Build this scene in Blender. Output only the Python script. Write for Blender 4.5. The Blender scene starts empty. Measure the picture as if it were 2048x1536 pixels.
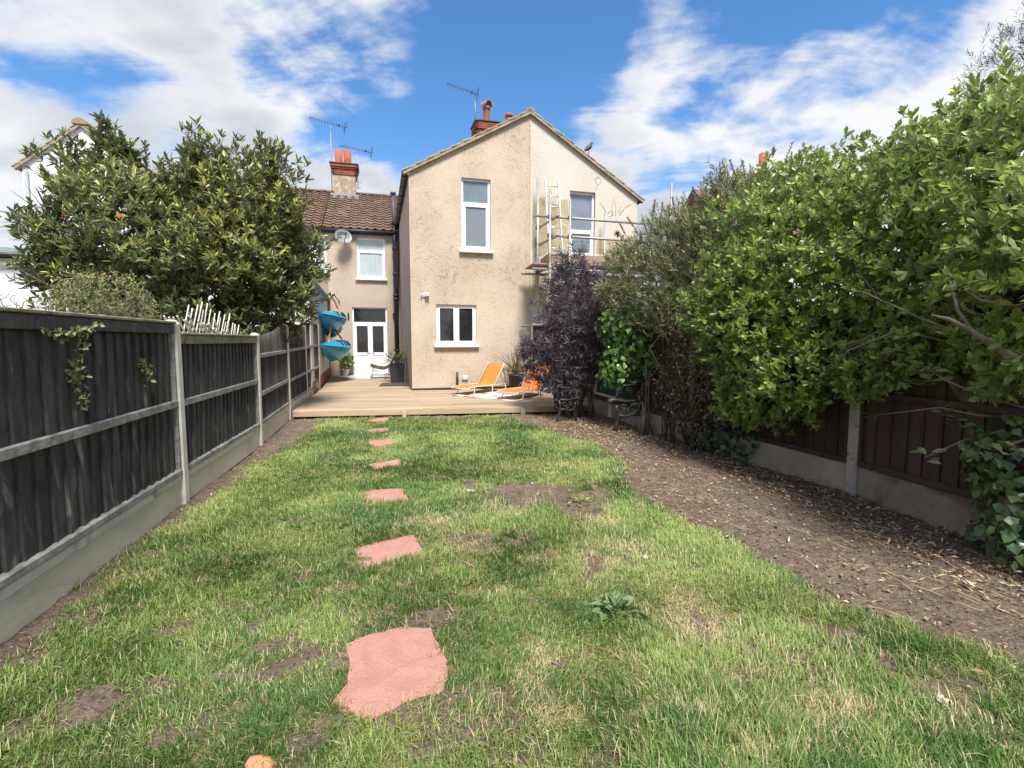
import bpy, math, random
import numpy as np
from mathutils import Vector, Matrix

SC = bpy.context.scene
COL = SC.collection
rng = np.random.default_rng(11)
random.seed(7)
sin, cos, pi = math.sin, math.cos, math.pi
R = math.radians

# ------------------------------------------------------------------ camera
CAMZ = 1.5
FPX = 1000.0                       # focal length in pixels of the 2048 wide photograph
TH = math.atan(88 / FPX)           # pitched slightly down
cam_d = bpy.data.cameras.new('camera')
cam_d.sensor_width = 36.0
cam_d.lens = FPX / 2048 * 36.0
cam_d.clip_start = 0.05
cam_d.clip_end = 2000
cam = bpy.data.objects.new('camera', cam_d)
COL.objects.link(cam)
cam.location = (0, 0, CAMZ)
cam.rotation_euler = (pi / 2 - TH, R(0.0), 0)
SC.camera = cam

# ------------------------------------------------------------------ light
SUN_EL, SUN_AZ = R(58), R(164)     # azimuth clockwise from +Y: high behind the camera, along the garden
sd = bpy.data.lights.new('sun', 'SUN')
sd.energy = 2.15
sd.angle = R(16.0)
sd.color = (1.0, 0.955, 0.89)
sun = bpy.data.objects.new('sun', sd)
COL.objects.link(sun)
sun_dir = Vector((sin(SUN_AZ) * cos(SUN_EL), cos(SUN_AZ) * cos(SUN_EL), sin(SUN_EL)))
sun.rotation_euler = sun_dir.to_track_quat('Z', 'Y').to_euler()
sun.location = (2, -6, 12)

SC.view_settings.view_transform = 'Standard'
SC.view_settings.look = 'None'
SC.view_settings.gamma = 1.0
SC.view_settings.use_curve_mapping = False
SC.view_settings.exposure = 1.95
SC.render.engine = 'CYCLES'
SC.cycles.use_denoising = True
SC.cycles.max_bounces = 4
SC.cycles.diffuse_bounces = 3
SC.cycles.transparent_max_bounces = 4
SC.cycles.sample_clamp_indirect = 6


SKYX, SKYY = 0.0, 0.0


def make_world():
    w = bpy.data.worlds.new('World')
    SC.world = w
    w.use_nodes = True
    nt = w.node_tree
    N, L = nt.nodes, nt.links
    N.clear()

    def nd(t, **k):
        n = N.new(t)
        for a, b in k.items():
            setattr(n, a, b)
        return n

    def math_(op, a, b=None, c=None, clamp=False):
        n = nd('ShaderNodeMath', operation=op, use_clamp=clamp)
        for i, v in enumerate((a, b, c)):
            if v is None:
                continue
            if isinstance(v, (int, float)):
                n.inputs[i].default_value = v
            else:
                L.new(v, n.inputs[i])
        return n.outputs[0]

    out = nd('ShaderNodeOutputWorld')
    bg = nd('ShaderNodeBackground')
    bg.inputs['Strength'].default_value = 0.1
    L.new(bg.outputs[0], out.inputs[0])
    sky = nd('ShaderNodeTexSky', sky_type='NISHITA')
    sky.sun_disc = False
    sky.sun_elevation = SUN_EL
    sky.sun_rotation = SUN_AZ
    sky.air_density = 1.0
    sky.dust_density = 0.4
    sky.ozone_density = 4.0
    tc = nd('ShaderNodeTexCoord')
    sep = nd('ShaderNodeSeparateXYZ')
    L.new(tc.outputs['Generated'], sep.inputs[0])
    z = math_('MAXIMUM', sep.outputs[2], 0.0)
    den = math_('ADD', z, 0.22)
    cx = math_('DIVIDE', sep.outputs[0], den)
    cy = math_('DIVIDE', sep.outputs[1], den)
    comb = nd('ShaderNodeCombineXYZ')
    L.new(cx, comb.inputs[0]); L.new(cy, comb.inputs[1])
    # cloud layer coordinates on a flat deck above the town
    def mapping(rot, scl, loc):
        mp = nd('ShaderNodeMapping')
        mp.inputs['Rotation'].default_value = (0, 0, R(rot))
        mp.inputs['Scale'].default_value = scl + (1,)
        mp.inputs['Location'].default_value = loc + (0,)
        L.new(comb.outputs[0], mp.inputs[0])
        return mp.outputs[0]

    def noise(scale, detail, rough, dist, vec):
        n = nd('ShaderNodeTexNoise', noise_dimensions='2D')
        n.inputs['Scale'].default_value = scale
        n.inputs['Detail'].default_value = detail
        n.inputs['Roughness'].default_value = rough
        n.inputs['Distortion'].default_value = dist
        L.new(vec, n.inputs['Vector'])
        return n.outputs[0]

    puffy = mapping(20, (1.0, 1.0), (SKYX, SKYY))
    streak = mapping(-50, (0.55, 1.5), (7.3, 2.2))
    n1 = noise(1.9, 7, 0.55, 0.1, puffy)
    n2 = noise(2.6, 5, 0.62, 0.5, streak)
    n3 = noise(1.1, 2, 0.5, 0.0, puffy)

    def blob(dx, dy, dz, k):
        v = Vector((dx, dy, dz)).normalized()
        dp = nd('ShaderNodeVectorMath', operation='DOT_PRODUCT')
        L.new(tc.outputs['Generated'], dp.inputs[0])
        dp.inputs[1].default_value = v
        return math_('EXPONENT', math_('MULTIPLY', math_('SUBTRACT', dp.outputs['Value'], 1.0), k))

    cov = math_('ADD', math_('MULTIPLY', n1, 0.72), math_('MULTIPLY', n2, 0.28))
    cov = math_('ADD', cov, math_('MULTIPLY', math_('EXPONENT', math_('MULTIPLY', z, -3.6)), 0.27))
    cov = math_('ADD', cov, math_('MULTIPLY', blob(-0.90, 1.0, 0.50, 10), 0.06))
    cov = math_('ADD', cov, math_('MULTIPLY', blob(0.58, 1.0, 0.36, 18), 0.10))
    cov = math_('SUBTRACT', cov, math_('MULTIPLY', blob(0.10, 1.0, 0.62, 14), 0.20))
    mr = nd('ShaderNodeMapRange', interpolation_type='SMOOTHSTEP')
    L.new(cov, mr.inputs[0])
    mr.inputs[1].default_value = 0.45
    mr.inputs[2].default_value = 0.61
    mask = math_('MULTIPLY', mr.outputs[0], 0.96)
    # thick cloud is greyer underneath
    thick = nd('ShaderNodeMapRange', interpolation_type='SMOOTHSTEP')
    L.new(math_('ADD', math_('MULTIPLY', cov, 0.62), math_('MULTIPLY', n3, 0.5)), thick.inputs[0])
    thick.inputs[1].default_value = 0.58
    thick.inputs[2].default_value = 0.76
    cr = nd('ShaderNodeMix', data_type='RGBA')
    L.new(thick.outputs[0], cr.inputs['Factor'])
    cr.inputs['A'].default_value = (2.58, 2.58, 2.58, 1)
    cr.inputs['B'].default_value = (1.68, 1.78, 1.92, 1)
    hs = nd('ShaderNodeHueSaturation')
    hs.inputs['Saturation'].default_value = 1.2
    hs.inputs['Value'].default_value = 0.55
    L.new(sky.outputs[0], hs.inputs['Color'])
    mx = nd('ShaderNodeMix', data_type='RGBA')
    L.new(mask, mx.inputs['Factor'])
    L.new(hs.outputs[0], mx.inputs['A'])
    L.new(cr.outputs['Result'], mx.inputs['B'])
    L.new(mx.outputs['Result'], bg.inputs['Color'])


make_world()


# ------------------------------------------------------------------ measuring helpers (photo survey -> metres)
def ray(px, py):
    a, b = (px - 1024) / FPX, (768 - py) / FPX
    return (a, cos(TH) + b * sin(TH), -sin(TH) + b * cos(TH))


def P(px, py, Y):
    d = ray(px, py); t = Y / d[1]
    return Vector((d[0] * t, Y, CAMZ + d[2] * t))


def G(px, py, z=0.0):
    d = ray(px, py); t = (z - CAMZ) / d[2]
    return Vector((d[0] * t, d[1] * t, z))


HO = Vector((-2.67, 13.4, 0.0))     # near left corner of the rear wing
HA = R(15)
HU = Vector((cos(HA), sin(HA), 0)); HN = Vector((-sin(HA), cos(HA), 0))


def H(px, py, d=0.0):
    """point of a plane parallel to the gable, d metres behind it, as local (u, z)"""
    r = Vector(ray(px, py)); c = Vector((0, 0, CAMZ))
    t = (d - (c - HO).dot(HN)) / r.dot(HN)
    p = c + r * t - HO
    return p.dot(HU), p.z


def HW(u, d, z):
    return HO + HU * u + HN * d + Vector((0, 0, z))


# ------------------------------------------------------------------ materials
MATS = {}


def mat(name, c1, c2=None, scale=6.0, rough=0.8, bump=0.0, bscale=None, c3=None, s3=1.2, t3=(0.55, 0.75),
        stretch=(1, 1, 1), dist=0.4, metal=0.0, spec=0.4, rand=0.0, detail=6.0, coat=0.0, bdist=0.02, trans=0.0):
    if name in MATS:
        return MATS[name]
    m = bpy.data.materials.new(name); MATS[name] = m
    m.use_nodes = True
    nt = m.node_tree; N, L = nt.nodes, nt.links
    b = N['Principled BSDF']
    b.inputs['Roughness'].default_value = rough
    b.inputs['Metallic'].default_value = metal
    b.inputs['Specular IOR Level'].default_value = spec
    b.inputs['Coat Weight'].default_value = coat
    c1 = tuple(c1) + (1,)
    if c2 is None:
        c2 = tuple(min(1, x * 0.8) for x in c1[:3])
    c2 = tuple(c2) + (1,)
    tc = N.new('ShaderNodeTexCoord'); oi = N.new('ShaderNodeObjectInfo')
    mp = N.new('ShaderNodeMapping'); mp.inputs['Scale'].default_value = stretch
    sc = N.new('ShaderNodeVectorMath'); sc.operation = 'MULTIPLY_ADD'
    sc.inputs[0].default_value = (17.3, 9.1, 23.7)
    L.new(oi.outputs['Random'], sc.inputs[1]); L.new(tc.outputs['Object'], sc.inputs[2])
    L.new(sc.outputs[0], mp.inputs[0])

    def noise(s, d=detail, di=dist):
        n = N.new('ShaderNodeTexNoise')
        n.inputs['Scale'].default_value = s; n.inputs['Detail'].default_value = d
        n.inputs['Roughness'].default_value = 0.62; n.inputs['Distortion'].default_value = di
        L.new(mp.outputs[0], n.inputs['Vector'])
        return n.outputs[0]

    def ramp(src, a, bb):
        r = N.new('ShaderNodeMapRange'); r.interpolation_type = 'SMOOTHSTEP'
        r.inputs[1].default_value = a; r.inputs[2].default_value = bb
        L.new(src, r.inputs[0])
        return r.outputs[0]

    mx = N.new('ShaderNodeMix'); mx.data_type = 'RGBA'
    L.new(ramp(noise(scale), 0.3, 0.7), mx.inputs['Factor'])
    mx.inputs['A'].default_value = c1; mx.inputs['B'].default_value = c2
    col = mx.outputs['Result']
    if c3 is not None:
        m3 = N.new('ShaderNodeMix'); m3.data_type = 'RGBA'
        L.new(ramp(noise(s3, 8, 0.8), *t3), m3.inputs['Factor'])
        L.new(col, m3.inputs['A']); m3.inputs['B'].default_value = tuple(c3) + (1,)
        col = m3.outputs['Result']
    if rand > 0:
        hs = N.new('ShaderNodeHueSaturation')
        mr = N.new('ShaderNodeMapRange')
        mr.inputs[3].default_value = 1 - rand; mr.inputs[4].default_value = 1 + rand
        L.new(oi.outputs['Random'], mr.inputs[0]); L.new(mr.outputs[0], hs.inputs['Value'])
        L.new(col, hs.inputs['Color']); col = hs.outputs[0]
    L.new(col, b.inputs['Base Color'])
    if bump > 0:
        bn = N.new('ShaderNodeBump'); bn.inputs['Strength'].default_value = bump
        bn.inputs['Distance'].default_value = bdist
        L.new(noise(bscale or scale * 3, 8), bn.inputs['Height'])
        L.new(bn.outputs[0], b.inputs['Normal'])
    return m


def stucco(name, base, dirt, light, amount=0.5, bump=0.6):
    """hand textured render: short curved strokes with dirt caught in them"""
    m = bpy.data.materials.new(name); MATS[name] = m
    m.use_nodes = True
    nt = m.node_tree; N, L = nt.nodes, nt.links
    b = N['Principled BSDF']; b.inputs['Roughness'].default_value = 0.9
    b.inputs['Specular IOR Level'].default_value = 0.2
    tc = N.new('ShaderNodeTexCoord')
    # every cell of a coarse voronoi turns the strokes its own way
    vo = N.new('ShaderNodeTexVoronoi'); vo.inputs['Scale'].default_value = 3.2
    wn = N.new('ShaderNodeTexNoise'); wn.inputs['Scale'].default_value = 2.5; wn.inputs['Detail'].default_value = 3
    L.new(tc.outputs['Object'], wn.inputs['Vector'])
    ad = N.new('ShaderNodeVectorMath'); ad.operation = 'MULTIPLY_ADD'
    ad.inputs[1].default_value = (0.5, 0.5, 0.5)
    L.new(wn.outputs['Color'], ad.inputs[0]); L.new(tc.outputs['Object'], ad.inputs[2])
    L.new(ad.outputs[0], vo.inputs['Vector'])
    sx = N.new('ShaderNodeSeparateColor'); L.new(vo.outputs['Color'], sx.inputs[0])
    an = N.new('ShaderNodeMath'); an.operation = 'MULTIPLY'; an.inputs[1].default_value = 6.28
    L.new(sx.outputs[0], an.inputs[0])
    rot = N.new('ShaderNodeVectorRotate'); rot.rotation_type = 'Y_AXIS'
    L.new(ad.outputs[0], rot.inputs['Vector']); L.new(an.outputs[0], rot.inputs['Angle'])
    mp = N.new('ShaderNodeMapping'); mp.inputs['Scale'].default_value = (4.5, 4.5, 26)
    L.new(rot.outputs[0], mp.inputs[0])
    st = N.new('ShaderNodeTexNoise'); st.inputs['Scale'].default_value = 1.0
    st.inputs['Detail'].default_value = 4; st.inputs['Distortion'].default_value = 1.2
    L.new(mp.outputs[0], st.inputs['Vector'])
    big = N.new('ShaderNodeTexNoise'); big.inputs['Scale'].default_value = 0.75; big.inputs['Detail'].default_value = 5
    L.new(tc.outputs['Object'], big.inputs['Vector'])
    fine = N.new('ShaderNodeTexNoise'); fine.inputs['Scale'].default_value = 38; fine.inputs['Detail'].default_value = 4
    L.new(tc.outputs['Object'], fine.inputs['Vector'])

    def mr(src, a, bb, lo=0.0, hi=1.0):
        r = N.new('ShaderNodeMapRange'); r.interpolation_type = 'SMOOTHSTEP'
        for i, v in enumerate((a, bb, lo, hi)):
            r.inputs[i + 1].default_value = v
        L.new(src, r.inputs[0]); return r.outputs[0]

    def mul(a, c):
        q = N.new('ShaderNodeMath'); q.operation = 'MULTIPLY'
        L.new(a, q.inputs[0])
        if isinstance(c, float): q.inputs[1].default_value = c
        else: L.new(c, q.inputs[1])
        return q.outputs[0]

    strokes = mr(st.outputs[0], 0.505, 0.68)
    patch = mr(big.outputs[0], 0.36, 0.66, 0.25, 1.0)
    fac = mul(mul(strokes, patch), amount)
    m1 = N.new('ShaderNodeMix'); m1.data_type = 'RGBA'
    L.new(mr(big.outputs[0], 0.35, 0.7), m1.inputs['Factor'])
    m1.inputs['A'].default_value = tuple(light) + (1,); m1.inputs['B'].default_value = tuple(base) + (1,)
    m2 = N.new('ShaderNodeMix'); m2.data_type = 'RGBA'
    L.new(fac, m2.inputs['Factor']); L.new(m1.outputs['Result'], m2.inputs['A'])
    m2.inputs['B'].default_value = tuple(dirt) + (1,)
    m3 = N.new('ShaderNodeMix'); m3.data_type = 'RGBA'; m3.blend_type = 'MULTIPLY'
    m3.inputs['Factor'].default_value = 1.0
    cr = N.new('ShaderNodeCombineColor'); v = mr(fine.outputs[0], 0.3, 0.7, 0.86, 1.08)
    for i in range(3): L.new(v, cr.inputs[i])
    L.new(m2.outputs['Result'], m3.inputs['A']); L.new(cr.outputs[0], m3.inputs['B'])
    L.new(m3.outputs['Result'], b.inputs['Base Color'])
    hh = N.new('ShaderNodeMath'); hh.operation = 'MULTIPLY_ADD'; hh.inputs[1].default_value = -1.0
    L.new(st.outputs[0], hh.inputs[0]); L.new(mul(fine.outputs[0], 0.3), hh.inputs[2])
    bn = N.new('ShaderNodeBump'); bn.inputs['Strength'].default_value = bump; bn.inputs['Distance'].default_value = 0.03
    L.new(hh.outputs[0], bn.inputs['Height']); L.new(bn.outputs[0], b.inputs['Normal'])
    return m


def leafmat(name, stops, rough=0.4, trans=0.25, under=None, spec=0.45):
    """colour follows each leaf's own age ('tint'); thin leaves let some light through"""
    m = bpy.data.materials.new(name); MATS[name] = m
    m.use_nodes = True
    nt = m.node_tree; N, L = nt.nodes, nt.links
    b = N['Principled BSDF']; b.inputs['Roughness'].default_value = rough
    b.inputs['Specular IOR Level'].default_value = spec
    at = N.new('ShaderNodeAttribute'); at.attribute_name = 'tint'
    cr = N.new('ShaderNodeValToRGB')
    e = cr.color_ramp.elements
    for i, (p, c) in enumerate(stops):
        k = e[i] if i < 2 else e.new(p)
        k.position = p; k.color = tuple(c) + (1,)
    L.new(at.outputs['Fac'], cr.inputs[0])
    col = cr.outputs[0]
    if under is not None:
        ge = N.new('ShaderNodeNewGeometry'); mx = N.new('ShaderNodeMix'); mx.data_type = 'RGBA'
        L.new(ge.outputs['Backfacing'], mx.inputs['Factor'])
        L.new(col, mx.inputs['A']); mx.inputs['B'].default_value = tuple(under) + (1,)
        col = mx.outputs['Result']
    L.new(col, b.inputs['Base Color'])
    if trans > 0:
        t = N.new('ShaderNodeBsdfTranslucent'); ms = N.new('ShaderNodeMixShader')
        ms.inputs[0].default_value = trans
        L.new(col, t.inputs[0]); L.new(b.outputs[0], ms.inputs[1]); L.new(t.outputs[0], ms.inputs[2])
        L.new(ms.outputs[0], N['Material Output'].inputs[0])
    return m


# ------------------------------------------------------------------ object helpers
def tag(o, label=None, cat=None, group=None, kind=None):
    if label: o['label'] = label
    if cat: o['category'] = cat
    if group: o['group'] = group
    if kind: o['kind'] = kind
    return o


def empty(name, loc=(0, 0, 0), rz=0.0, parent=None):
    o = bpy.data.objects.new(name, None)
    o.empty_display_size = 0.1
    o.location = loc; o.rotation_euler = (0, 0, rz)
    o.parent = parent
    COL.objects.link(o)
    return o


def inst(name, me, parent=None, loc=(0, 0, 0), rot=(0, 0, 0), scale=(1, 1, 1)):
    o = bpy.data.objects.new(name, me)
    o.location = loc; o.rotation_euler = rot; o.scale = scale
    o.parent = parent
    COL.objects.link(o)
    return o


def np_mesh(name, verts, tris=None, quads=None, attrs=None, smooth=False):
    me = bpy.data.meshes.new(name)
    nt_ = 0 if tris is None else len(tris); nq = 0 if quads is None else len(quads)
    verts = np.ascontiguousarray(verts, dtype=np.float32)
    me.vertices.add(len(verts)); me.vertices.foreach_set('co', verts.ravel())
    idx = []
    if nt_: idx.append(np.asarray(tris, np.int32).ravel())
    if nq: idx.append(np.asarray(quads, np.int32).ravel())
    idx = np.concatenate(idx)
    me.loops.add(len(idx)); me.loops.foreach_set('vertex_index', idx)
    me.polygons.add(nt_ + nq)
    tot = np.concatenate([np.full(nt_, 3, np.int32), np.full(nq, 4, np.int32)])
    st = np.concatenate([[0], np.cumsum(tot)[:-1]]).astype(np.int32)
    me.polygons.foreach_set('loop_start', st)
    me.polygons.foreach_set('loop_total', tot)
    me.polygons.foreach_set('use_smooth', np.full(nt_ + nq, smooth, bool))
    for k, v in (attrs or {}).items():
        a = me.attributes.new(k, 'FLOAT', 'POINT')
        a.data.foreach_set('value', np.asarray(v, np.float32))
    me.update(calc_edges=True)
    me.validate()
    return me


class MB:
    def __init__(s):
        s.v, s.f, s.sm = [], [], []

    def add(s, vs, fs, M=None, smooth=False):
        o = len(s.v)
        s.v += [tuple(M @ Vector(v)) if M is not None else tuple(v) for v in vs]
        s.f += [tuple(i + o for i in f) for f in fs]
        s.sm += [smooth] * len(fs)
        return s

    def box(s, lo, hi, M=None, ch=0.0):
        (x0, y0, z0), (x1, y1, z1) = lo, hi
        if ch <= 0:
            vs = [(x, y, z) for z in (z0, z1) for y in (y0, y1) for x in (x0, x1)]
            return s.add(vs, [(0, 2, 3, 1), (4, 5, 7, 6), (0, 1, 5, 4), (2, 6, 7, 3), (0, 4, 6, 2), (1, 3, 7, 5)], M)
        c = min(ch, abs(x1 - x0) / 2.2, abs(y1 - y0) / 2.2, abs(z1 - z0) / 2.2)
        vs = []; fs = []
        for sx in (0, 1):
            for sy in (0, 1):
                for sz in (0, 1):
                    X = (x0, x1)[sx]; Y = (y0, y1)[sy]; Z = (z0, z1)[sz]
                    dx, dy, dz = (c, -c)[sx], (c, -c)[sy], (c, -c)[sz]
                    vs += [(X, Y + dy, Z + dz), (X + dx, Y, Z + dz), (X + dx, Y + dy, Z)]
        def id(a, b, c_, k): return (a * 4 + b * 2 + c_) * 3 + k
        for a in (0, 1):
            q = [id(a, 0, 0, 0), id(a, 1, 0, 0), id(a, 1, 1, 0), id(a, 0, 1, 0)]; fs.append(q if a else q[::-1])
            q = [id(0, a, 0, 1), id(0, a, 1, 1), id(1, a, 1, 1), id(1, a, 0, 1)]; fs.append(q if a else q[::-1])
            q = [id(0, 0, a, 2), id(1, 0, a, 2), id(1, 1, a, 2), id(0, 1, a, 2)]; fs.append(q if a else q[::-1])
        for a in (0, 1):
            for b in (0, 1):
                fs.append((id(a, b, 0, 0), id(a, b, 1, 0), id(a, b, 1, 1), id(a, b, 0, 1)))
                fs.append((id(a, 0, b, 0), id(a, 1, b, 0), id(a, 1, b, 2), id(a, 0, b, 2)))
                fs.append((id(0, a, b, 1), id(1, a, b, 1), id(1, a, b, 2), id(0, a, b, 2)))
                for c_ in (0, 1): fs.append((id(a, b, c_, 0), id(a, b, c_, 1), id(a, b, c_, 2)))
        return s.add(vs, fs, M)

    def beam(s, p, q, w, h, up=(0, 0, 1), ch=0.0):
        """square bar from p to q, w across, h along up"""
        p, q = Vector(p), Vector(q); d = q - p; Ln = d.length; d.normalize()
        up = Vector(up); sd_ = d.cross(up)
        if sd_.length < 1e-4: sd_ = d.cross(Vector((1, 0, 0)))
        sd_.normalize(); u2 = sd_.cross(d)
        M = Matrix(((d.x, sd_.x, u2.x, p.x), (d.y, sd_.y, u2.y, p.y), (d.z, sd_.z, u2.z, p.z), (0, 0, 0, 1)))
        return s.box((0, -w / 2, -h / 2), (Ln, w / 2, h / 2), M, ch)

    def tube(s, pts, r, n=8, cap=True, smooth=True):
        pts = [Vector(p) for p in pts]; k = len(pts)
        rs = r if isinstance(r, (list, tuple)) else [r] * k
        vs, fs = [], []; pr = None
        for i, p in enumerate(pts):
            t = (pts[min(i + 1, k - 1)] - pts[max(i - 1, 0)]).normalized()
            a = t.cross(Vector((0.13, 0.31, 0.94))) if pr is None else pr - t * pr.dot(t)
            if a.length < 1e-5: a = t.cross(Vector((1, 0.2, 0)))
            a.normalize(); pr = a; b = t.cross(a)
            for j in range(n):
                w = 2 * pi * j / n
                vs.append(p + (a * cos(w) + b * sin(w)) * rs[i])
        for i in range(k - 1):
            for j in range(n):
                j2 = (j + 1) % n
                fs.append((i * n + j, i * n + j2, (i + 1) * n + j2, (i + 1) * n + j))
        if cap:
            fs.append(tuple(range(n))[::-1]); fs.append(tuple((k - 1) * n + j for j in range(n)))
        return s.add(vs, fs, None, smooth)

    def lathe(s, prof, n=20, M=None, smooth=True):
        vs, fs = [], []
        for (r, z) in prof:
            for j in range(n):
                w = 2 * pi * j / n
                vs.append((r * cos(w), r * sin(w), z))
        for i in range(len(prof) - 1):
            for j in range(n):
                j2 = (j + 1) % n
                fs.append((i * n + j, i * n + j2, (i + 1) * n + j2, (i + 1) * n + j))
        fs.append(tuple(range(n))[::-1]); fs.append(tuple((len(prof) - 1) * n + j for j in range(n)))
        return s.add(vs, fs, M, smooth)

    def prism(s, poly, a, b, axis='y', M=None):
        """extrude a 2D outline between a and b along an axis"""
        n = len(poly)
        def pt(p, t):
            return (p[0], t, p[1]) if axis == 'y' else ((p[0], p[1], t) if axis == 'z' else (t, p[0], p[1]))
        vs = [pt(p, a) for p in poly] + [pt(p, b) for p in poly]
        fs = [tuple(range(n)), tuple(range(2 * n - 1, n - 1, -1))]
        fs += [(i, i + n, (i + 1) % n + n, (i + 1) % n) for i in range(n)]
        return s.add(vs, fs, M)

    def mesh(s, name, m):
        me = bpy.data.meshes.new(name)
        me.from_pydata(s.v, [], s.f)
        me.polygons.foreach_set('use_smooth', s.sm)
        import bmesh
        bm = bmesh.new(); bm.from_mesh(me)
        bmesh.ops.recalc_face_normals(bm, faces=bm.faces)
        bm.to_mesh(me); bm.free()
        if m is not None: me.materials.append(m)
        return me

    def build(s, name, m, parent=None, loc=(0, 0, 0), rot=(0, 0, 0)):
        return inst(name, s.mesh(name, m), parent, loc, rot)


# ------------------------------------------------------------------ noise for layout
class VN:
    def __init__(s, seed):
        s.t = np.random.default_rng(seed).random((256, 256))

    def __call__(s, x, y):
        xi = np.floor(x).astype(int); yi = np.floor(y).astype(int)
        fx, fy = x - xi, y - yi
        fx = fx * fx * (3 - 2 * fx); fy = fy * fy * (3 - 2 * fy)
        t = s.t; a, b = xi % 256, (xi + 1) % 256; c, d = yi % 256, (yi + 1) % 256
        return (t[a, c] * (1 - fx) + t[b, c] * fx) * (1 - fy) + (t[a, d] * (1 - fx) + t[b, d] * fx) * fy

    def fbm(s, x, y, o=4):
        r = 0; a = 0.5; n = 0
        for k in range(o):
            r = r + a * s(x * 2 ** k + 17 * k, y * 2 ** k + 9 * k); n += a; a *= 0.5
        return r / n


VA, VB, VC = VN(1), VN(2), VN(3)

# ================================================================== THE GROUND
LPOST = [(-1.96, -0.6), (-2.46, 2.0), (-3.06, 4.52), (-3.62, 7.05), (-4.27, 9.45), (-4.87, 11.75), (-5.42, 13.95)]
RPOST = [(4.16, 0.0), (3.78, 2.35), (3.32, 4.75), (2.62, 7.15), (1.92, 9.55), (1.22, 11.95), (0.60, 14.05)]


def line_x(posts, y):
    ys = np.array([p[1] for p in posts]); xs = np.array([p[0] for p in posts])
    return np.interp(y, ys, xs)


EDGE = [G(*q) for q in ((985, 822), (1040, 842), (1130, 866), (1210, 888), (1250, 925), (1262, 955), (1330, 1008),
                        (1420, 1055), (1500, 1085), (1580, 1130), (1660, 1190), (1760, 1225), (1850, 1265), (1960, 1292), (2048, 1318))]
EDGE_Y = np.array([p.y for p in EDGE])[::-1]; EDGE_X = np.array([p.x for p in EDGE])[::-1]
DECK_L = G(585, 822, 0.15); DECK_R = G(1180, 811, 0.15)


def deck_y(x):
    return DECK_L.y + (x - DECK_L.x) * (DECK_R.y - DECK_L.y) / (DECK_R.x - DECK_L.x)


def patches(x, y, lst):
    """soft blobs given by survey pixel centre and size"""
    r = np.zeros_like(x)
    for (px, py, wx, wy, s) in lst:
        c = G(px, py); a = G(px + wx, py); b = G(px, py - wy); b2 = G(px, py + wy)
        rx = abs(a.x - c.x); ry = 0.5 * abs(b.y - b2.y)
        q = ((x - c.x) / rx) ** 2 + ((y - c.y) / ry) ** 2
        r = np.maximum(r, s * np.exp(-q * 0.9))
    return r


SOILP = [(1070, 985, 120, 26, 1.1), (1165, 1012, 60, 22, .9), (930, 1000, 60, 18, .5), (590, 1290, 95, 26, 1.0), (545, 1330, 60, 22, 1.0),
         (500, 1255, 40, 18, .8), (170, 1405, 85, 40, .95), (330, 1370, 60, 30, .8), (840, 1235, 80, 22, .9), (720, 1352, 40, 40, .6),
         (470, 1215, 40, 14, .8), (620, 1470, 70, 30, .8), (850, 1505, 70, 26, 1.0), (60, 1440, 30, 25, .6),
         (1180, 1530, 60, 22, .9), (1760, 1330, 45, 16, .8), (1650, 1345, 40, 14, .6), (1060, 1195, 30, 14, .5), (380, 1400, 30, 20, .7),
         (1040, 1440, 40, 14, .5), (1440, 1260, 60, 14, .5), (930, 1130, 30, 10, .6), (960, 1455, 40, 30, .5), (590, 1400, 90, 30, .8), (390, 1250, 50, 14, .6)]
DRYP = [(1390, 1240, 80, 40, 1.0), (1365, 1200, 50, 25, .9), (1085, 1310, 30, 30, 1.0), (1060, 1350, 30, 25, .8), (1200, 1120, 50, 18, .8), (1195, 1050, 45, 14, .8),
        (1110, 1430, 50, 26, .8), (1000, 1010, 60, 20, .5), (880, 1040, 60, 16, .6), (1260, 1090, 70, 22, .6), (1700, 1430, 120, 40, .6), (1400, 1420, 110, 40, .4),
        (930, 1090, 60, 14, .6), (1000, 1180, 70, 20, .5), (1500, 1350, 90, 25, .45), (1540, 1500, 110, 26, .6), (300, 1150, 40, 14, .7), (700, 1180, 60, 14, .4),
        (1030, 935, 70, 10, .5), (1130, 930, 60, 9, .5), (680, 850, 70, 7, .5), (890, 836, 90, 5, .6), (1240, 1330, 60, 30, .35)]


def zones(x, y):
    """returns (green, soil, dry) 0..1 maps over the garden"""
    n1 = VA.fbm(x * 1.6, y * 1.6, 4); n2 = VB.fbm(x * 4.5, y * 4.5, 4); n3 = VC.fbm(x * 9, y * 9, 3)
    wob = (n2 - .5) * 0.5
    re = np.interp(y, EDGE_Y, EDGE_X)
    dr = (re - x) + wob * 0.8
    dl = x - line_x(LPOST, y) + wob * 0.6
    # the bare strip by the left fence, wide near the deck, gone in the middle
    strip = np.interp(y, [1.0, 2.3, 2.9, 3.6, 4.3, 5.0, 5.8, 6.5, 8.0, 9.5], [.14, .10, .02, .0, .10, .20, .10, .28, .58, .5])
    dd = deck_y(x) - y + wob * 0.4
    inside = np.clip(dr / 0.22, 0, 1) * np.clip((dl - strip) / 0.22, 0, 1) * np.clip((dd - 0.1) / 0.2, 0, 1)
    soil = np.clip(patches(x, y, SOILP) * 1.65 + (n2 - .55) * 2.6 + (n3 - .5) * 1.6 - 0.22, 0, 1)
    gen = np.clip((n1 - .57) * 4.0 + (n3 - .5) * 2.6, 0, 1) * .8 * np.clip((6 - y) / 2.5, 0.15, 1)
    soil = np.maximum(soil, gen * 0.8)
    dry = np.clip(patches(x, y, DRYP) * 1.35 + (n3 - .5) * .8 + (n1 - .5) * 0.5 - 0.05, 0, 1)
    green = inside * (1 - soil)
    return green, np.maximum(soil, 1 - inside), dry, inside


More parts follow.
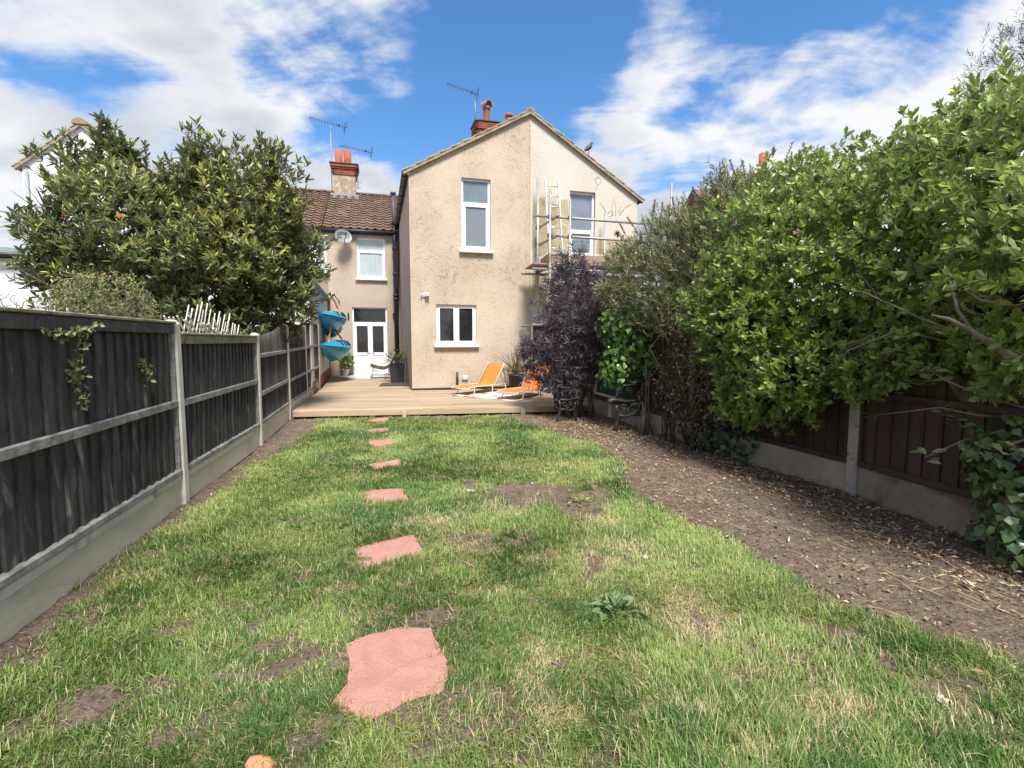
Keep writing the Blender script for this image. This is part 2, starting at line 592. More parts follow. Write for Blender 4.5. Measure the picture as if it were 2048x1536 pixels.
def ground_z(x, y):
    g = (VA.fbm(x * 1.1 + 5, y * 1.1, 3) - .5) * 0.05 + (VB.fbm(x * 6, y * 6, 3) - .5) * 0.028
    return g - 0.01


def ground_h(x, y):
    s_ = zones(x, y)[1]
    return ground_z(x, y) + np.clip((VC.fbm(x * 14, y * 14, 3) - .45), 0, 1) * 0.045 * s_


def axis(lo, hi, step, far):
    a = np.arange(lo, hi + 1e-6, step)
    o = np.array([.3, .8, 1.6, 3, 6, 12, 25, 50, 100, far])
    return np.concatenate([(lo - o)[::-1], a, hi + o])


def build_ground():
    xs = axis(-5.6, 4.2, 0.03, 400); ys = axis(1.0, 10.6, 0.03, 600)
    X, Y = np.meshgrid(xs, ys)
    x, y = X.ravel(), Y.ravel()
    near = (np.abs(x) < 9) & (y > -4) & (y < 15)
    z = np.where(near, ground_z(x, y), -0.03)
    g, s, d, ins = zones(x, y)
    clod = np.clip((VC.fbm(x * 14, y * 14, 3) - .45), 0, 1) * 0.045 * s * near
    z = z + clod
    nx, ny = len(xs), len(ys)
    i = np.arange((ny - 1) * nx).reshape(ny - 1, nx)[:, :-1].ravel()
    q = np.stack([i, i + 1, i + 1 + nx, i + nx], 1)
    me = np_mesh('ground', np.stack([x, y, z], 1), None, q, {'soil': s, 'dry': d, 'lawn': ins}, True)
    m = bpy.data.materials.new('earth'); m.use_nodes = True
    nt = m.node_tree; N, L = nt.nodes, nt.links; b = N['Principled BSDF']
    b.inputs['Roughness'].default_value = 0.95; b.inputs['Specular IOR Level'].default_value = 0.15
    tc = N.new('ShaderNodeTexCoord')

    def noise(s_, d_=6, di=0.3):
        n = N.new('ShaderNodeTexNoise'); n.inputs['Scale'].default_value = s_; n.inputs['Detail'].default_value = d_
        n.inputs['Distortion'].default_value = di; n.inputs['Roughness'].default_value = .65
        L.new(tc.outputs['Object'], n.inputs['Vector']); return n.outputs[0]

    def mr(src, a, c):
        r = N.new('ShaderNodeMapRange'); r.interpolation_type = 'SMOOTHSTEP'
        r.inputs[1].default_value = a; r.inputs[2].default_value = c; L.new(src, r.inputs[0]); return r.outputs[0]

    def mix(f, a, c):
        q_ = N.new('ShaderNodeMix'); q_.data_type = 'RGBA'
        L.new(f, q_.inputs['Factor'])
        for k, v in (('A', a), ('B', c)):
            if isinstance(v, tuple): q_.inputs[k].default_value = v + (1,)
            else: L.new(v, q_.inputs[k])
        return q_.outputs['Result']

    earth = mix(mr(noise(3), .35, .65), (.165, .124, .090), (.225, .175, .128))
    earth = mix(mr(noise(9, 5, 1.0), .45, .7), earth, (.122, .090, .064))
    earth = mix(mr(noise(45, 4), .48, .64), earth, (.082, .060, .044))
    earth = mix(mr(noise(120, 3), .60, .70), earth, (.30, .235, .17))
    thatch = mix(mr(noise(60, 4, 1.5), .38, .62), (.12, .12, .045), (.32, .27, .125))
    asoil = N.new('ShaderNodeAttribute'); asoil.attribute_name = 'soil'
    col = mix(mr(asoil.outputs['Fac'], .12, .6), thatch, earth)
    L.new(col, b.inputs['Base Color'])
    bn = N.new('ShaderNodeBump'); bn.inputs['Strength'].default_value = 1.0; bn.inputs['Distance'].default_value = .03
    L.new(noise(55, 8), bn.inputs['Height']); L.new(bn.outputs[0], b.inputs['Normal'])
    me.materials.append(m)
    o = inst('ground', me)
    tag(o, 'bare brown earth of the garden running along both fences', 'ground', kind='structure')


build_ground()

# ---- stepping slabs (outlines surveyed)
SLABS = [
    ([(690, 1290), (735, 1272), (800, 1256), (862, 1257), (872, 1282), (893, 1322), (897, 1352), (885, 1388), (820, 1402), (790, 1418), (742, 1437), (712, 1434), (693, 1415), (664, 1408), (692, 1372), (700, 1330)],
     'large pink stepping slab closest to the camera in the lawn'),
    ([(708, 1098), (745, 1085), (828, 1068), (838, 1085), (847, 1106), (800, 1118), (716, 1136), (712, 1115)], 'broad pink stepping slab, second from the camera in the lawn path'),
    ([(722, 984), (750, 979), (806, 976), (818, 1000), (770, 1004), (734, 1009)], 'pink stepping slab, third from the camera and middle-sized'),
    ([(737, 929), (770, 923), (801, 918), (803, 929), (772, 934), (752, 938)], 'pale pink stepping slab halfway along the lawn path'),
    ([(732, 886), (760, 883), (788, 881), (791, 889), (770, 893), (750, 897)], 'small pink stepping slab, third from the wooden deck'),
    ([(732, 863), (752, 859), (778, 858), (783, 863), (765, 866), (742, 868)], 'thin pink stepping slab, second from the wooden deck'),
    ([(735, 840), (756, 836), (776, 836), (780, 841), (760, 844), (742, 844)], 'small pink stepping slab right in front of the wooden deck'),
]
m_slab = mat('pink_slab', (.44, .225, .182), (.35, .175, .14), 3.5, .92, .6, 55, c3=(.29, .165, .125), s3=38, t3=(.60, .70), detail=8, dist=1.6)
SLABXY = []
for poly, lab in SLABS:
    pts = [G(*q) for q in poly]
    c = sum(pts, Vector()) / len(pts)
    out = []
    for i, p in enumerate(pts):       # ragged edges
        nx_ = pts[(i + 1) % len(pts)]
        for k in range(4):
            q = p.lerp(nx_, k / 4) - c
            q *= 1 + random.uniform(-.018, .018)
            out.append((q.x, q.y))
    SLABXY.append([(c.x + a, c.y + b) for a, b in out])
    z0 = float(ground_z(np.array([c.x]), np.array([c.y]))[0])
    mb = MB()
    n = len(out); _zt = .019
    top = [(a * .985, b * .985, _zt + random.uniform(-.002, .002)) for a, b in out]
    mid = [(a, b, _zt - .006) for a, b in out]; bot = [(a * 1.01, b * 1.01, -.05) for a, b in out]
    fs = [tuple(range(n))]
    for r_ in (0, 1):
        fs += [(r_ * n + i, (r_ + 1) * n + i, (r_ + 1) * n + (i + 1) % n, r_ * n + (i + 1) % n) for i in range(n)]
    mb.add(top + mid + bot, fs)
    o = mb.build('stepping_stone', m_slab, None, (c.x, c.y, z0))
    tag(o, lab, 'paving slab', 'pink stepping slabs across the lawn')


def in_poly(x, y, poly, grow=0.0):
    c = np.mean(np.array(poly), 0)
    p = (np.array(poly) - c) * (1 + grow) + c
    r = np.zeros(x.shape, bool); n = len(p)
    for i in range(n):
        (x0, y0), (x1, y1) = p[i], p[i - 1]
        cnd = ((y0 > y) != (y1 > y)) & (x < (x1 - x0) * (y - y0) / (y1 - y0 + 1e-12) + x0)
        r ^= cnd
    return r


# ---- grass: ragged tufts of curved blades
def build_grass():
    N0 = 60000
    # sample tuft centres, denser near the camera
    yy = 1.0 + (rng.random(N0 * 2) ** 1.75) * 9.6
    xx = rng.uniform(-5, 4, N0 * 2)
    vis = (np.abs(xx) < yy * 1.15 + .9)
    xx, yy = xx[vis], yy[vis]
    g, s, d, ins = zones(xx, yy)
    clump = VC.fbm(xx * 7 + 3, yy * 7, 2)
    keep = rng.random(len(xx)) < np.clip(g * 1.35 + .03 * ins - np.clip(.50 - clump, 0, 1) * 2.4, 0, 1) * (1 - .3 * d)
    for poly in SLABXY:
        keep &= ~in_poly(xx, yy, poly, -.035)
    xx, yy, d, g = xx[keep], yy[keep], d[keep], g[keep]
    nt_ = len(xx)
    dist = np.hypot(xx, yy)
    nb = np.clip((15 - dist * 0.9), 6, 14).astype(int)
    nb = (nb * rng.uniform(.5, 1.3, nt_)).astype(int) + 2
    tall = np.clip(.55 + 1.15 * VB.fbm(xx * 1.3 + 3, yy * 1.3, 3) ** 1.5, .4, 1.5) * (0.75 + .5 * rng.random(nt_))
    tall *= np.where(rng.random(nt_) < .04, 1.6, 1.0)
    lean_a = VC(xx * .9, yy * .9) * 9 + rng.normal(0, .8, nt_)
    tone = VA.fbm(xx * 2.2 + 11, yy * 2.2, 3)
    T = np.repeat(np.arange(nt_), nb); n = len(T)
    az = rng.uniform(0, 2 * pi, n)
    spread = rng.uniform(0.15, 1.25, n)
    L_ = rng.uniform(.026, .074, n) * tall[T] * (1 + np.clip(yy[T] - 6, 0, 4) * .03)
    W_ = rng.uniform(.0024, .0050, n) * (1 + np.clip(dist[T] - 2.2, 0, 8) * .22)
    L_ *= np.where(d[T] > .4, .8, 1.0)
    bx = xx[T] + rng.normal(0, .018, n) * (1 + dist[T] * .05); by = yy[T] + rng.normal(0, .018, n) * (1 + dist[T] * .05)
    bz = ground_z(bx, by) - .004
    dx = np.cos(az) * spread + np.cos(lean_a[T]) * .55; dy = np.sin(az) * spread + np.sin(lean_a[T]) * .55
    hl = np.hypot(dx, dy) + 1e-6
    hx, hy = dx / hl, dy / hl
    bend = np.clip(hl * .9, .15, 1.45)         # angle from vertical at the base, grows to the tip
    base = np.stack([bx, by, bz], 1)
    side = np.stack([-hy, hx, np.zeros(n)], 1)
    tw = rng.normal(0, .5, n)[:, None]
    side = side * np.cos(tw) + np.array([0, 0, 1.0]) * np.sin(tw) * .6
    V = []
    p = base.copy()
    segs = 3
    for k in range(segs + 1):
        w = (1.0, .95, .62, 0.0)[k]
        if k < segs:
            V += [p - side * (W_ * w / 2)[:, None], p + side * (W_ * w / 2)[:, None]]
        else:
            V += [p]
        a = bend * (.45 + .42 * k)
        a = np.clip(a, 0, 1.9)
        st = np.stack([hx * np.sin(a), hy * np.sin(a), np.cos(a)], 1)
        p = p + st * (L_ / segs)[:, None]
        p[:, 2] = np.maximum(p[:, 2], bz + .006)
    V = np.stack(V, 1)                          # n,7,3
    off = np.arange(n)[:, None] * 7
    quads = np.concatenate([off + np.array([[0, 1, 3, 2]]), off + np.array([[2, 3, 5, 4]])])
    tris = off + np.array([[4, 5, 6]])
    dryb = (rng.random(n) < (.07 + .75 * np.clip(d[T], 0, 1) + .2 * (1 - g[T])))
    tint = np.clip(.37 + (tone[T] - .5) * 1.9 + rng.normal(0, .17, n), .0, .66)
    tint = np.where(dryb, rng.uniform(.74, 1.0, n), tint)
    me = np_mesh('grass', V.reshape(-1, 3), tris, quads, {'tint': np.repeat(tint, 7)}, False)
    m = leafmat('grass_blade', [(0, (.080, .160, .038)), (.35, (.170, .275, .066)), (.66, (.315, .395, .120)), (.72, (.42, .38, .18)), (1, (.62, .53, .33))], .5, .35, spec=.35)
    me.materials.append(m)
    tag(inst('grass', me), 'ragged green lawn grass with bare and straw coloured patches', 'grass', kind='stuff')
    print('grass blades', n)


build_grass()


# ================================================================== FENCES
m_fblack = mat('black_stained_board', (.042, .041, .040), (.088, .085, .081), 12, .8, .8, 34, c3=(.25, .24, .21), s3=8, t3=(.57, .74), stretch=(1, 1, .42), rand=.32, spec=.3)
m_frail = mat('worn_rail', (.17, .165, .155), (.38, .36, .32), 9, .85, .4, 30, c3=(.085, .083, .08), s3=6, t3=(.54, .70), stretch=(1, 1, 1), dist=.8)
m_fold = mat('old_grey_board', (.085, .072, .060), (.15, .132, .115), 8, .85, .5, 26, c3=(.05, .042, .037), s3=2.5, t3=(.5, .7), stretch=(1, 1, .14), rand=.25)
m_conc = mat('concrete', (.70, .66, .57), (.60, .55, .46), 5, .92, .45, 60, c3=(.25, .215, .155), s3=2.2, t3=(.55, .75), rand=.06)
m_concb = mat('concrete_board', (.70, .63, .49), (.58, .51, .385), 4, .92, .22, 50, c3=(.42, .36, .25), s3=2.0, t3=(.55, .78), stretch=(.6, .6, 1))
m_brown = mat('brown_board', (.036, .021, .016), (.062, .036, .026), 7, .8, .4, 26, c3=(.10, .075, .06), s3=3, t3=(.6, .8), stretch=(1, 1, .15), rand=.25)
m_concd = mat('rough_concrete', (.30, .235, .18), (.22, .17, .125), 6, .95, .9, 34, c3=(.12, .09, .065), s3=1.8, t3=(.5, .7))
m_moss = mat('mossy_cap', (.32, .29, .21), (.20, .185, .13), 9, .9, .5, 40, c3=(.10, .10, .05), s3=4, t3=(.5, .7))


def dirv(a, b):
    v = Vector((b[0] - a[0], b[1] - a[1], 0)); L_ = v.length
    return v / L_, L_, math.atan2(v.y, v.x)


def post(parent, x, y, rz, h, m, w=.10, zb=-.3):
    mb = MB()
    c = .012; t = w / 2
    prof = [(-t + c, -t), (t - c, -t), (t, -t + c), (t, t - c), (t - c, t), (-t + c, t), (-t, t - c), (-t, -t + c)]
    vs = [(a, b, zb) for a, b in prof] + [(a, b, h - .035) for a, b in prof] + [(a * .55, b * .55, h) for a, b in prof]
    n = 8
    fs = [tuple(range(n))[::-1], tuple(range(2 * n, 3 * n))]
    for r_ in (0, 1):
        fs += [(r_ * n + i, r_ * n + (i + 1) % n, (r_ + 1) * n + (i + 1) % n, (r_ + 1) * n + i) for i in range(n)]
    mb.add(vs, fs)
    return mb.build('post', m, parent, (x, y, 0), (random.uniform(-.006, .006), random.uniform(-.006, .006), rz))


def boards(parent, a, b, z0, ztop, pitch, m, off=0.0, th=.022, skew=.10):
    """overlapping upright boards from a to b; ztop(t) gives the top"""
    d, L_, rz = dirv(a, b)
    nrm = Vector((-d.y, d.x, 0))
    n = max(2, int(L_ / pitch)); w = L_ / n * 1.16
    me = None
    for i in range(n):
        t = (i + .5) / n
        h = ztop(t) - z0
        p = Vector((a[0], a[1], 0)) + d * (L_ * t) + nrm * off
        if me is None:
            mb = MB()
            # feather edged: thick one side, thin the other, top sawn
            mb.prism([(-w / 2, -th / 2), (w / 2, -th * .1), (w / 2, th * .25), (-w / 2, th / 2)], 0, 1, 'z')
            me = mb.mesh('board', m)
        inst('board', me, parent, (p.x, p.y, z0 + random.uniform(-.006, .004)),
             (0, random.uniform(-.006, .006), rz + skew + random.uniform(-.03, .03)), (random.uniform(.95, 1.04), 1, h))


def left_fence():
    f = empty('garden_fence', (LPOST[1][0], LPOST[1][1], 0))
    tag(f, 'black stained timber fence between white concrete posts beside the lawn', 'fence')
    o0 = Vector(f.location)
    L_ = [(x - o0.x, y - o0.y) for x, y in LPOST]
    heights = [1.68, 1.70, 1.68, 1.60, 1.78, 1.84, 1.94]
    for i, (p, h) in enumerate(zip(L_, heights)):
        _, _, rz = dirv(L_[max(i - 1, 0)], L_[min(i + 1, len(L_) - 1)])
        ob = post(f, p[0], p[1], rz, h, m_conc, .105 if i < 5 else .09)
        if i == 4: tag(ob, 'brown stained slimmer post beside the deck')
    tops = [(1.62, 1.62), (1.63, 1.63), (1.535, 1.53), (1.58, 1.80), (1.83, 1.84), (1.88, 1.93)]
    rails = [(.93,), (.93, ), (.92, ), (.72, 1.27), (.72, 1.30), (.74, 1.33)]
    for i in range(len(L_) - 1):
        a, b = L_[i], L_[i + 1]
        d, ln, rz = dirv(a, b)
        nr = Vector((-d.y, d.x, 0))
        def at(t, o, z): return Vector((a[0], a[1], 0)) + d * (ln * t) - nr * o + Vector((0, 0, z))
        e0 = .055 / ln; e1 = 1 - e0
        t0, t1 = tops[i]
        fn = (lambda t, t0=t0, t1=t1: t0 + (t1 - t0) * t) if i != 3 else (lambda t: 1.56 + .24 * t ** 1.6)
        zb = .33
        aa = at(e0, 0, 0); bb = at(e1, 0, 0)
        boards(f, aa, bb, zb, fn, .128 if i < 3 else .105, m_fblack if i < 3 else m_fold, .0)
        # rails
        for zr in rails[i]:
            mb = MB(); mb.beam(at(e0, .026, zr), at(e1, .026, zr - (.0 if i < 3 else -.02)), .036, .062, ch=.006)
            mb.build('rail', m_frail, f)
        mb = MB(); mb.beam(at(e0, .022, .305), at(e1, .022, .305), .045, .05, ch=.006); mb.build('bottom_rail', m_frail, f)
        if i < 3:      # heavy capping with a pale weathered top
            mb = MB(); mb.beam(at(e0, .03, t0 - .03), at(e1, .03, t1 - .03), .03, .085, ch=.005)
            mb.build('top_rail', m_fblack if i < 2 else m_moss, f)
            mb = MB(); mb.beam(at(e0, .015, t0 + .024), at(e1, .015, t1 + .024), .10, .022, ch=.005)
            mb.build('capping', m_moss, f)
        elif i == 5:
            mb = MB(); mb.beam(at(e0, .01, t0 + .01), at(e1, .01, t1 + .01), .05, .02); mb.build('capping', m_frail, f)
        # upright battens at the panel ends
        for t in (e0 + .018 / ln, e1 - .018 / ln):
            mb = MB(); mb.beam(at(t, .02, .33), at(t, .02, fn(t) - .02), .036, .03, up=d); mb.build('batten', m_frail if i < 3 else m_fold, f)
        # concrete gravel board with a sunk panel
        mb = MB(); mb.beam(at(e0, .0, .135), at(e1, .0, .135), .042, .29)
        mb.build('gravel_board', m_concb, f)
        mb = MB(); mb.beam(at(e0, .026, .245), at(e1, .026, .245), .012, .06, ch=.004)
        mb.build('gravel_board_rim', m_conc, f)
    return f


def right_fence():
    f = empty('garden_fence', (RPOST[2][0], RPOST[2][1], 0))
    tag(f, 'dark brown timber fence with concrete posts under the overgrown hedge', 'fence')
    o0 = Vector(f.location)
    L_ = [(x - o0.x, y - o0.y) for x, y in RPOST]
    for i, p in enumerate(L_):
        _, _, rz = dirv(L_[max(i - 1, 0)], L_[min(i + 1, len(L_) - 1)])
        post(f, p[0], p[1], rz, 1.88 if i < 5 else 1.96, (m_concd if i == 3 else m_conc) if i != 2 else mat('speckled_concrete', (.40, .36, .32), (.30, .27, .24), 5, .92, .5, 60, c3=(.05, .05, .045), s3=24, t3=(.58, .66)), .11)
    for i in range(len(L_) - 1):
        a, b = L_[i], L_[i + 1]
        d, ln, rz = dirv(a, b); nr = Vector((-d.y, d.x, 0))
        def at(t, o, z): return Vector((a[0], a[1], 0)) + d * (ln * t) + nr * o + Vector((0, 0, z))
        e0 = .058 / ln; e1 = 1 - e0
        top = 1.82 if i < 4 else 1.93
        boards(f, at(e0, 0, 0), at(e1, 0, 0), .30, lambda t: top, .14, m_brown, .0, skew=-.10)
        for zr in (.33, 1.0, top - .04):
            mb = MB(); mb.beam(at(e0, .028, zr), at(e1, .028, zr), .035, .055, ch=.005); mb.build('rail', m_brown, f)
        mb = MB(); mb.beam(at(e0, 0, top + .012), at(e1, 0, top + .012), .06, .022); mb.build('capping', m_brown, f)
        for t in (e0 + .02 / ln, e1 - .02 / ln):
            mb = MB(); mb.beam(at(t, .022, .34), at(t, .022, top - .03), .036, .03, up=d); mb.build('batten', m_brown, f)
        mb = MB(); mb.beam(at(e0, 0, .135), at(e1, 0, .135), .045, .31); mb.build('gravel_board', m_concd if i in (0, 1) else mat('dirty_concrete', (.36, .31, .245), (.28, .235, .18), 4, .92, .3, 50, c3=(.18, .14, .10), s3=2.0, t3=(.5, .75)), f)
    return f


left_fence()
right_fence()

# ================================================================== DECK
m_deck = mat('deck_board', (.37, .285, .19), (.26, .195, .13), 7, .8, .35, 40, c3=(.17, .125, .085), s3=3.5, t3=(.52, .75), stretch=(.10, 1, 1), rand=.24, dist=.8)
m_deckf = mat('deck_fascia', (.46, .355, .235), (.35, .26, .165), 6, .85, .3, 30, c3=(.22, .17, .12), s3=2, t3=(.55, .75), stretch=(.12, 1, 1))
m_dark = mat('void_dark', (.02, .017, .014), (.03, .025, .02), 5, .95)


def deck():
    org = DECK_L.copy()
    rz = math.atan2(DECK_R.y - DECK_L.y, DECK_R.x - DECK_L.x)
    k = empty('wooden_deck', (org.x, org.y, 0), rz)
    tag(k, 'pale timber deck along the back of the beige house', 'decking')
    Mi = (Matrix.Translation((org.x, org.y, 0)) @ Matrix.Rotation(rz, 4, 'Z')).inverted()
    def loc(v): return Mi @ Vector((v[0], v[1], 0))
    # outlines in deck coordinates
    lf = [loc(p) for p in ((LPOST[4][0] + .08, LPOST[4][1]), (LPOST[6][0] + .10, LPOST[6][1]), HW(-2.62, 6.4, 0))]
    rf = [loc(p) for p in ((RPOST[3][0] - .1, RPOST[3][1]), (RPOST[4][0] - .1, RPOST[4][1]), (RPOST[5][0] - .08, RPOST[5][1]), (RPOST[6][0] - .05, RPOST[6][1]))]
    h0 = loc(HW(-.0, 0, 0)); h1 = loc(HW(0, 6.4, 0)); h2 = loc(HW(3.4, 0, 0))
    wl = lambda y: np.interp(y, [p.y for p in lf], [p.x for p in lf])
    wr = lambda y: np.interp(y, [p.y for p in rf], [p.x for p in rf])
    pitch, w, th = .148, .137, .028
    y = 0.0; i = 0
    dmax = loc(HW(-1.5, 6.4, 0)).y
    while y < dmax - .05:
        x0 = float(wl(y + w / 2)) if y > .05 else 0.0
        x0 = max(x0, -9)
        yc = y + w / 2
        x1 = float(wr(yc))
        # facade line: from h0 to h2
        yf = lambda x: h0.y + (x - h0.x) * (h2.y - h0.y) / (h2.x - h0.x)
        if yc > yf(h0.x) - .06:
            # beside the wing only
            tt = (yc - h0.y) / (h1.y - h0.y)
            xs = h0.x + (h1.x - h0.x) * min(max(tt, 0), 1) - .02
            segs = [(x0, xs)]
            xr0 = (yc + .08 - h0.y) * (h2.x - h0.x) / (h2.y - h0.y) + h0.x
            if xr0 < x1 - .3: segs.append((xr0, x1))
        else:
            segs = [(x0, x1)]
        for (a, b) in segs:
            if b - a < .12: continue
            # long runs are made of two butted boards
            cuts = [a, b]
            if b - a > 3.6:
                c = a + (b - a) * (.42 + .22 * ((i * 7) % 3) / 2); cuts = [a, c, b]
            for q in range(len(cuts) - 1):
                mb = MB(); mb.box((0, 0, -th), (cuts[q + 1] - cuts[q] - .004, w, 0), None, .004)
                mb.build('board', m_deck, k, (cuts[q], y, .15 + random.uniform(-.0015, .0015)))
        y += pitch; i += 1
    wx = (DECK_R - DECK_L).length + .55
    mb = MB(); mb.box((0, -.024, .035), (wx, -.002, .146), None, .004); mb.build('fascia', m_deckf, k)
    for xx in (2.05, 4.4):
        mb = MB(); mb.box((xx, -.075, -.1), (xx + .09, -.026, .115), None, .006); mb.build('post', m_deckf, k)
    mb = MB(); mb.box((.03, .05, -.05), (wx, .09, .11)); mb.build('joist', m_dark, k)
    return k


deck()

# ================================================================== HOUSES
m_beige = stucco('beige_render', (.43, .35, .262), (.19, .142, .10), (.52, .435, .338), .62, .36)
m_cream = stucco('cream_render', (.48, .45, .375), (.35, .325, .26), (.53, .505, .435), .32, .22)
m_rear = stucco('rear_render', (.38, .305, .235), (.24, .185, .135), (.44, .365, .29), .42, .3)
m_pebble = mat('pebbledash', (.33, .27, .20), (.20, .165, .125), 60, .95, .9, 70, detail=3)
m_white = mat('white_render', (.70, .71, .73), (.62, .635, .655), 2.5, .85, .12, 40, c3=(.50, .505, .50), s3=1.2, t3=(.58, .8))
m_upvc = mat('white_upvc', (.80, .81, .82), (.76, .77, .79), 3, .35, 0, spec=.5)
m_sill = mat('painted_sill', (.72, .66, .57), (.62, .56, .47), 6, .8, .2, 30)
m_black = mat('black_plastic', (.018, .018, .02), (.03, .03, .032), 8, .45, 0)
m_glassd = mat('dark_glass', (.012, .013, .015), (.02, .022, .024), 2, .04, 0, spec=.9)
m_glassb = mat('blind_glass', (.13, .165, .185), (.17, .205, .225), 1.5, .06, 0, spec=.8)
m_glassl = mat('net_glass', (.30, .37, .40), (.40, .47, .50), 3, .08, 0, spec=.7, stretch=(6, 1, .6))
m_glasss = mat('sky_glass', (.12, .15, .20), (.19, .225, .29), 1.2, .04, 0, spec=.9)
m_red = mat('red_brick', (.30, .085, .05), (.22, .06, .036), 9, .9, .4, 60, rand=.28)
m_mortar = mat('mortar', (.20, .15, .115), (.14, .10, .08), 14, .95, .3, 60)
m_pot = mat('terracotta', (.36, .10, .055), (.28, .075, .042), 6, .85, .2, 40, c3=(.16, .08, .06), s3=4, t3=(.6, .75), rand=.12)
m_lead = mat('lead', (.20, .21, .22), (.28, .29, .30), 6, .6, .1, 20)
m_lich = mat('lichen_tile', (.34, .285, .20), (.235, .195, .14), 9, .95, .6, 45, c3=(.16, .145, .105), s3=4, t3=(.5, .7), rand=.15)
m_steel = mat('galvanised', (.34, .345, .32), (.25, .255, .235), 9, .5, 0, metal=.4, c3=(.20, .17, .13), s3=6, t3=(.6, .75))
m_alu = mat('aluminium', (.72, .73, .74), (.62, .63, .64), 6, .35, 0, metal=.6)
m_scafb = mat('scaffold_plank', (.30, .215, .16), (.22, .155, .115), 6, .9, .3, 30, stretch=(.2, 1, 1), rand=.1)


def tilemat(name, a, b, c):
    return mat(name, a, b, 5, .9, .4, 30, c3=c, s3=2.2, t3=(.5, .72), stretch=(1, .7, .7), spec=.2)


m_tile1 = tilemat('grey_brown_tile', (.165, .110, .078), (.115, .078, .058), (.235, .18, .13))
m_tile2 = tilemat('red_brown_tile', (.165, .100, .072), (.115, .072, .054), (.22, .155, .11))


def wall_open(parent, name, m, u0, u1, z0, top, openings, d=0.0, reveal=.11, thick=.25, breaks=()):
    """upright wall facing -d with real openings; top(u) is the upper edge"""
    us = sorted(set([u0, u1] + [x for x in breaks if u0 < x < u1] + [e for o in openings for e in (o[0], o[1])]))
    mb = MB()
    for i in range(len(us) - 1):
        a, b = us[i], us[i + 1]; c = (a + b) / 2
        segs = []; z = z0
        for o in sorted([o for o in openings if o[0] < c < o[1]], key=lambda o: o[2]):
            segs.append((z, o[2])); z = o[3]
        for (p, q) in segs:
            if q - p > 1e-4: mb.add([(a, d, p), (b, d, p), (b, d, q), (a, d, q)], [(0, 1, 2, 3)])
        mb.add([(a, d, z), (b, d, z), (b, d, top(b)), (a, d, top(a))], [(0, 1, 2, 3)])
    for (a, b, p, q) in [o[:4] for o in openings]:
        e = d + reveal
        mb.add([(a, d, p), (a, e, p), (a, e, q), (a, d, q)], [(0, 1, 2, 3)])
        mb.add([(b, d, p), (b, d, q), (b, e, q), (b, e, p)], [(0, 1, 2, 3)])
        mb.add([(a, d, q), (a, e, q), (b, e, q), (b, d, q)], [(0, 1, 2, 3)])
        mb.add([(a, d, p), (b, d, p), (b, e, p), (a, e, p)], [(0, 1, 2, 3)])
    me = bpy.data.meshes.new(name); me.from_pydata(mb.v, [], mb.f); me.materials.append(m)
    return inst(name, me, parent)


def frame_bars(mb, a, b, p, q, d, w, t):
    mb.box((a, d, p), (a + w, d + t, q)); mb.box((b - w, d, p), (b, d + t, q))
    mb.box((a + w, d, q - w), (b - w, d + t, q)); mb.box((a + w, d, p), (b - w, d + t, p + w))


def window(parent, a, b, p, q, d, panes, w=.055, sash=.04, sill=True, sillm=None, label=None):
    """white plastic window; panes: (a0,b0,p0,q0 as fractions, glass, has sash)"""
    r = empty('window', (a, d, p), 0, parent)
    if label: r['label'] = label
    W, Hh = b - a, q - p
    mb = MB(); frame_bars(mb, 0, W, 0, Hh, .0, w, .06)
    cuts_v = sorted({x[1] for x in panes if x[1] < .99}); cuts_h = sorted({x[3] for x in panes if x[3] < .99})
    for c in cuts_v: mb.box((c * W - w / 2, .002, w), (c * W + w / 2, .058, Hh - w))
    for c in cuts_h: mb.box((w, .002, c * Hh - w / 2), (W - w, .058, c * Hh + w / 2))
    mb.build('frame', m_upvc, r)
    for (fa, fb, fp, fq, g, s) in panes:
        x0 = fa * W + (w if fa < .01 else w / 2); x1 = fb * W - (w if fb > .99 else w / 2)
        y0 = fp * Hh + (w if fp < .01 else w / 2); y1 = fq * Hh - (w if fq > .99 else w / 2)
        if s:
            mb = MB(); frame_bars(mb, x0 + .003, x1 - .003, y0 + .003, y1 - .003, -.012, sash, .05); mb.build('sash', m_upvc, r)
            x0 += sash; x1 -= sash; y0 += sash; y1 -= sash
        mb = MB(); mb.box((x0 - .003, .02, y0 - .003), (x1 + .003, .03, y1 + .003)); mb.build('pane', g, r)
    if sill:
        mb = MB(); mb.box((-.07, -.17, -.075), (W + .07, .05, -.004), None, .008); mb.build('sill', sillm or m_sill, r)
    return r


# --- survey of the gable
uR, zR = H(1060, 228); zE = H(818, 341)[1]; uE = H(1275, 394)[0]; zE2 = H(1275, 397)[1]
gable = lambda u: zE + (zR - zE) * (u / uR) if u <= uR else zR + (zE2 - zR) * (u - uR) / (uE - uR)


def rect(px0, py0, px1, py1, d=0.0):
    a = H(px0, (py0 + py1) / 2, d)[0]; b = H(px1, (py0 + py1) / 2, d)[0]
    pxm = (px0 + px1) / 2
    return a, b, H(pxm, py1, d)[1], H(pxm, py0, d)[1]


DM = 6.4       # the main rear wall stands this far behind the gable


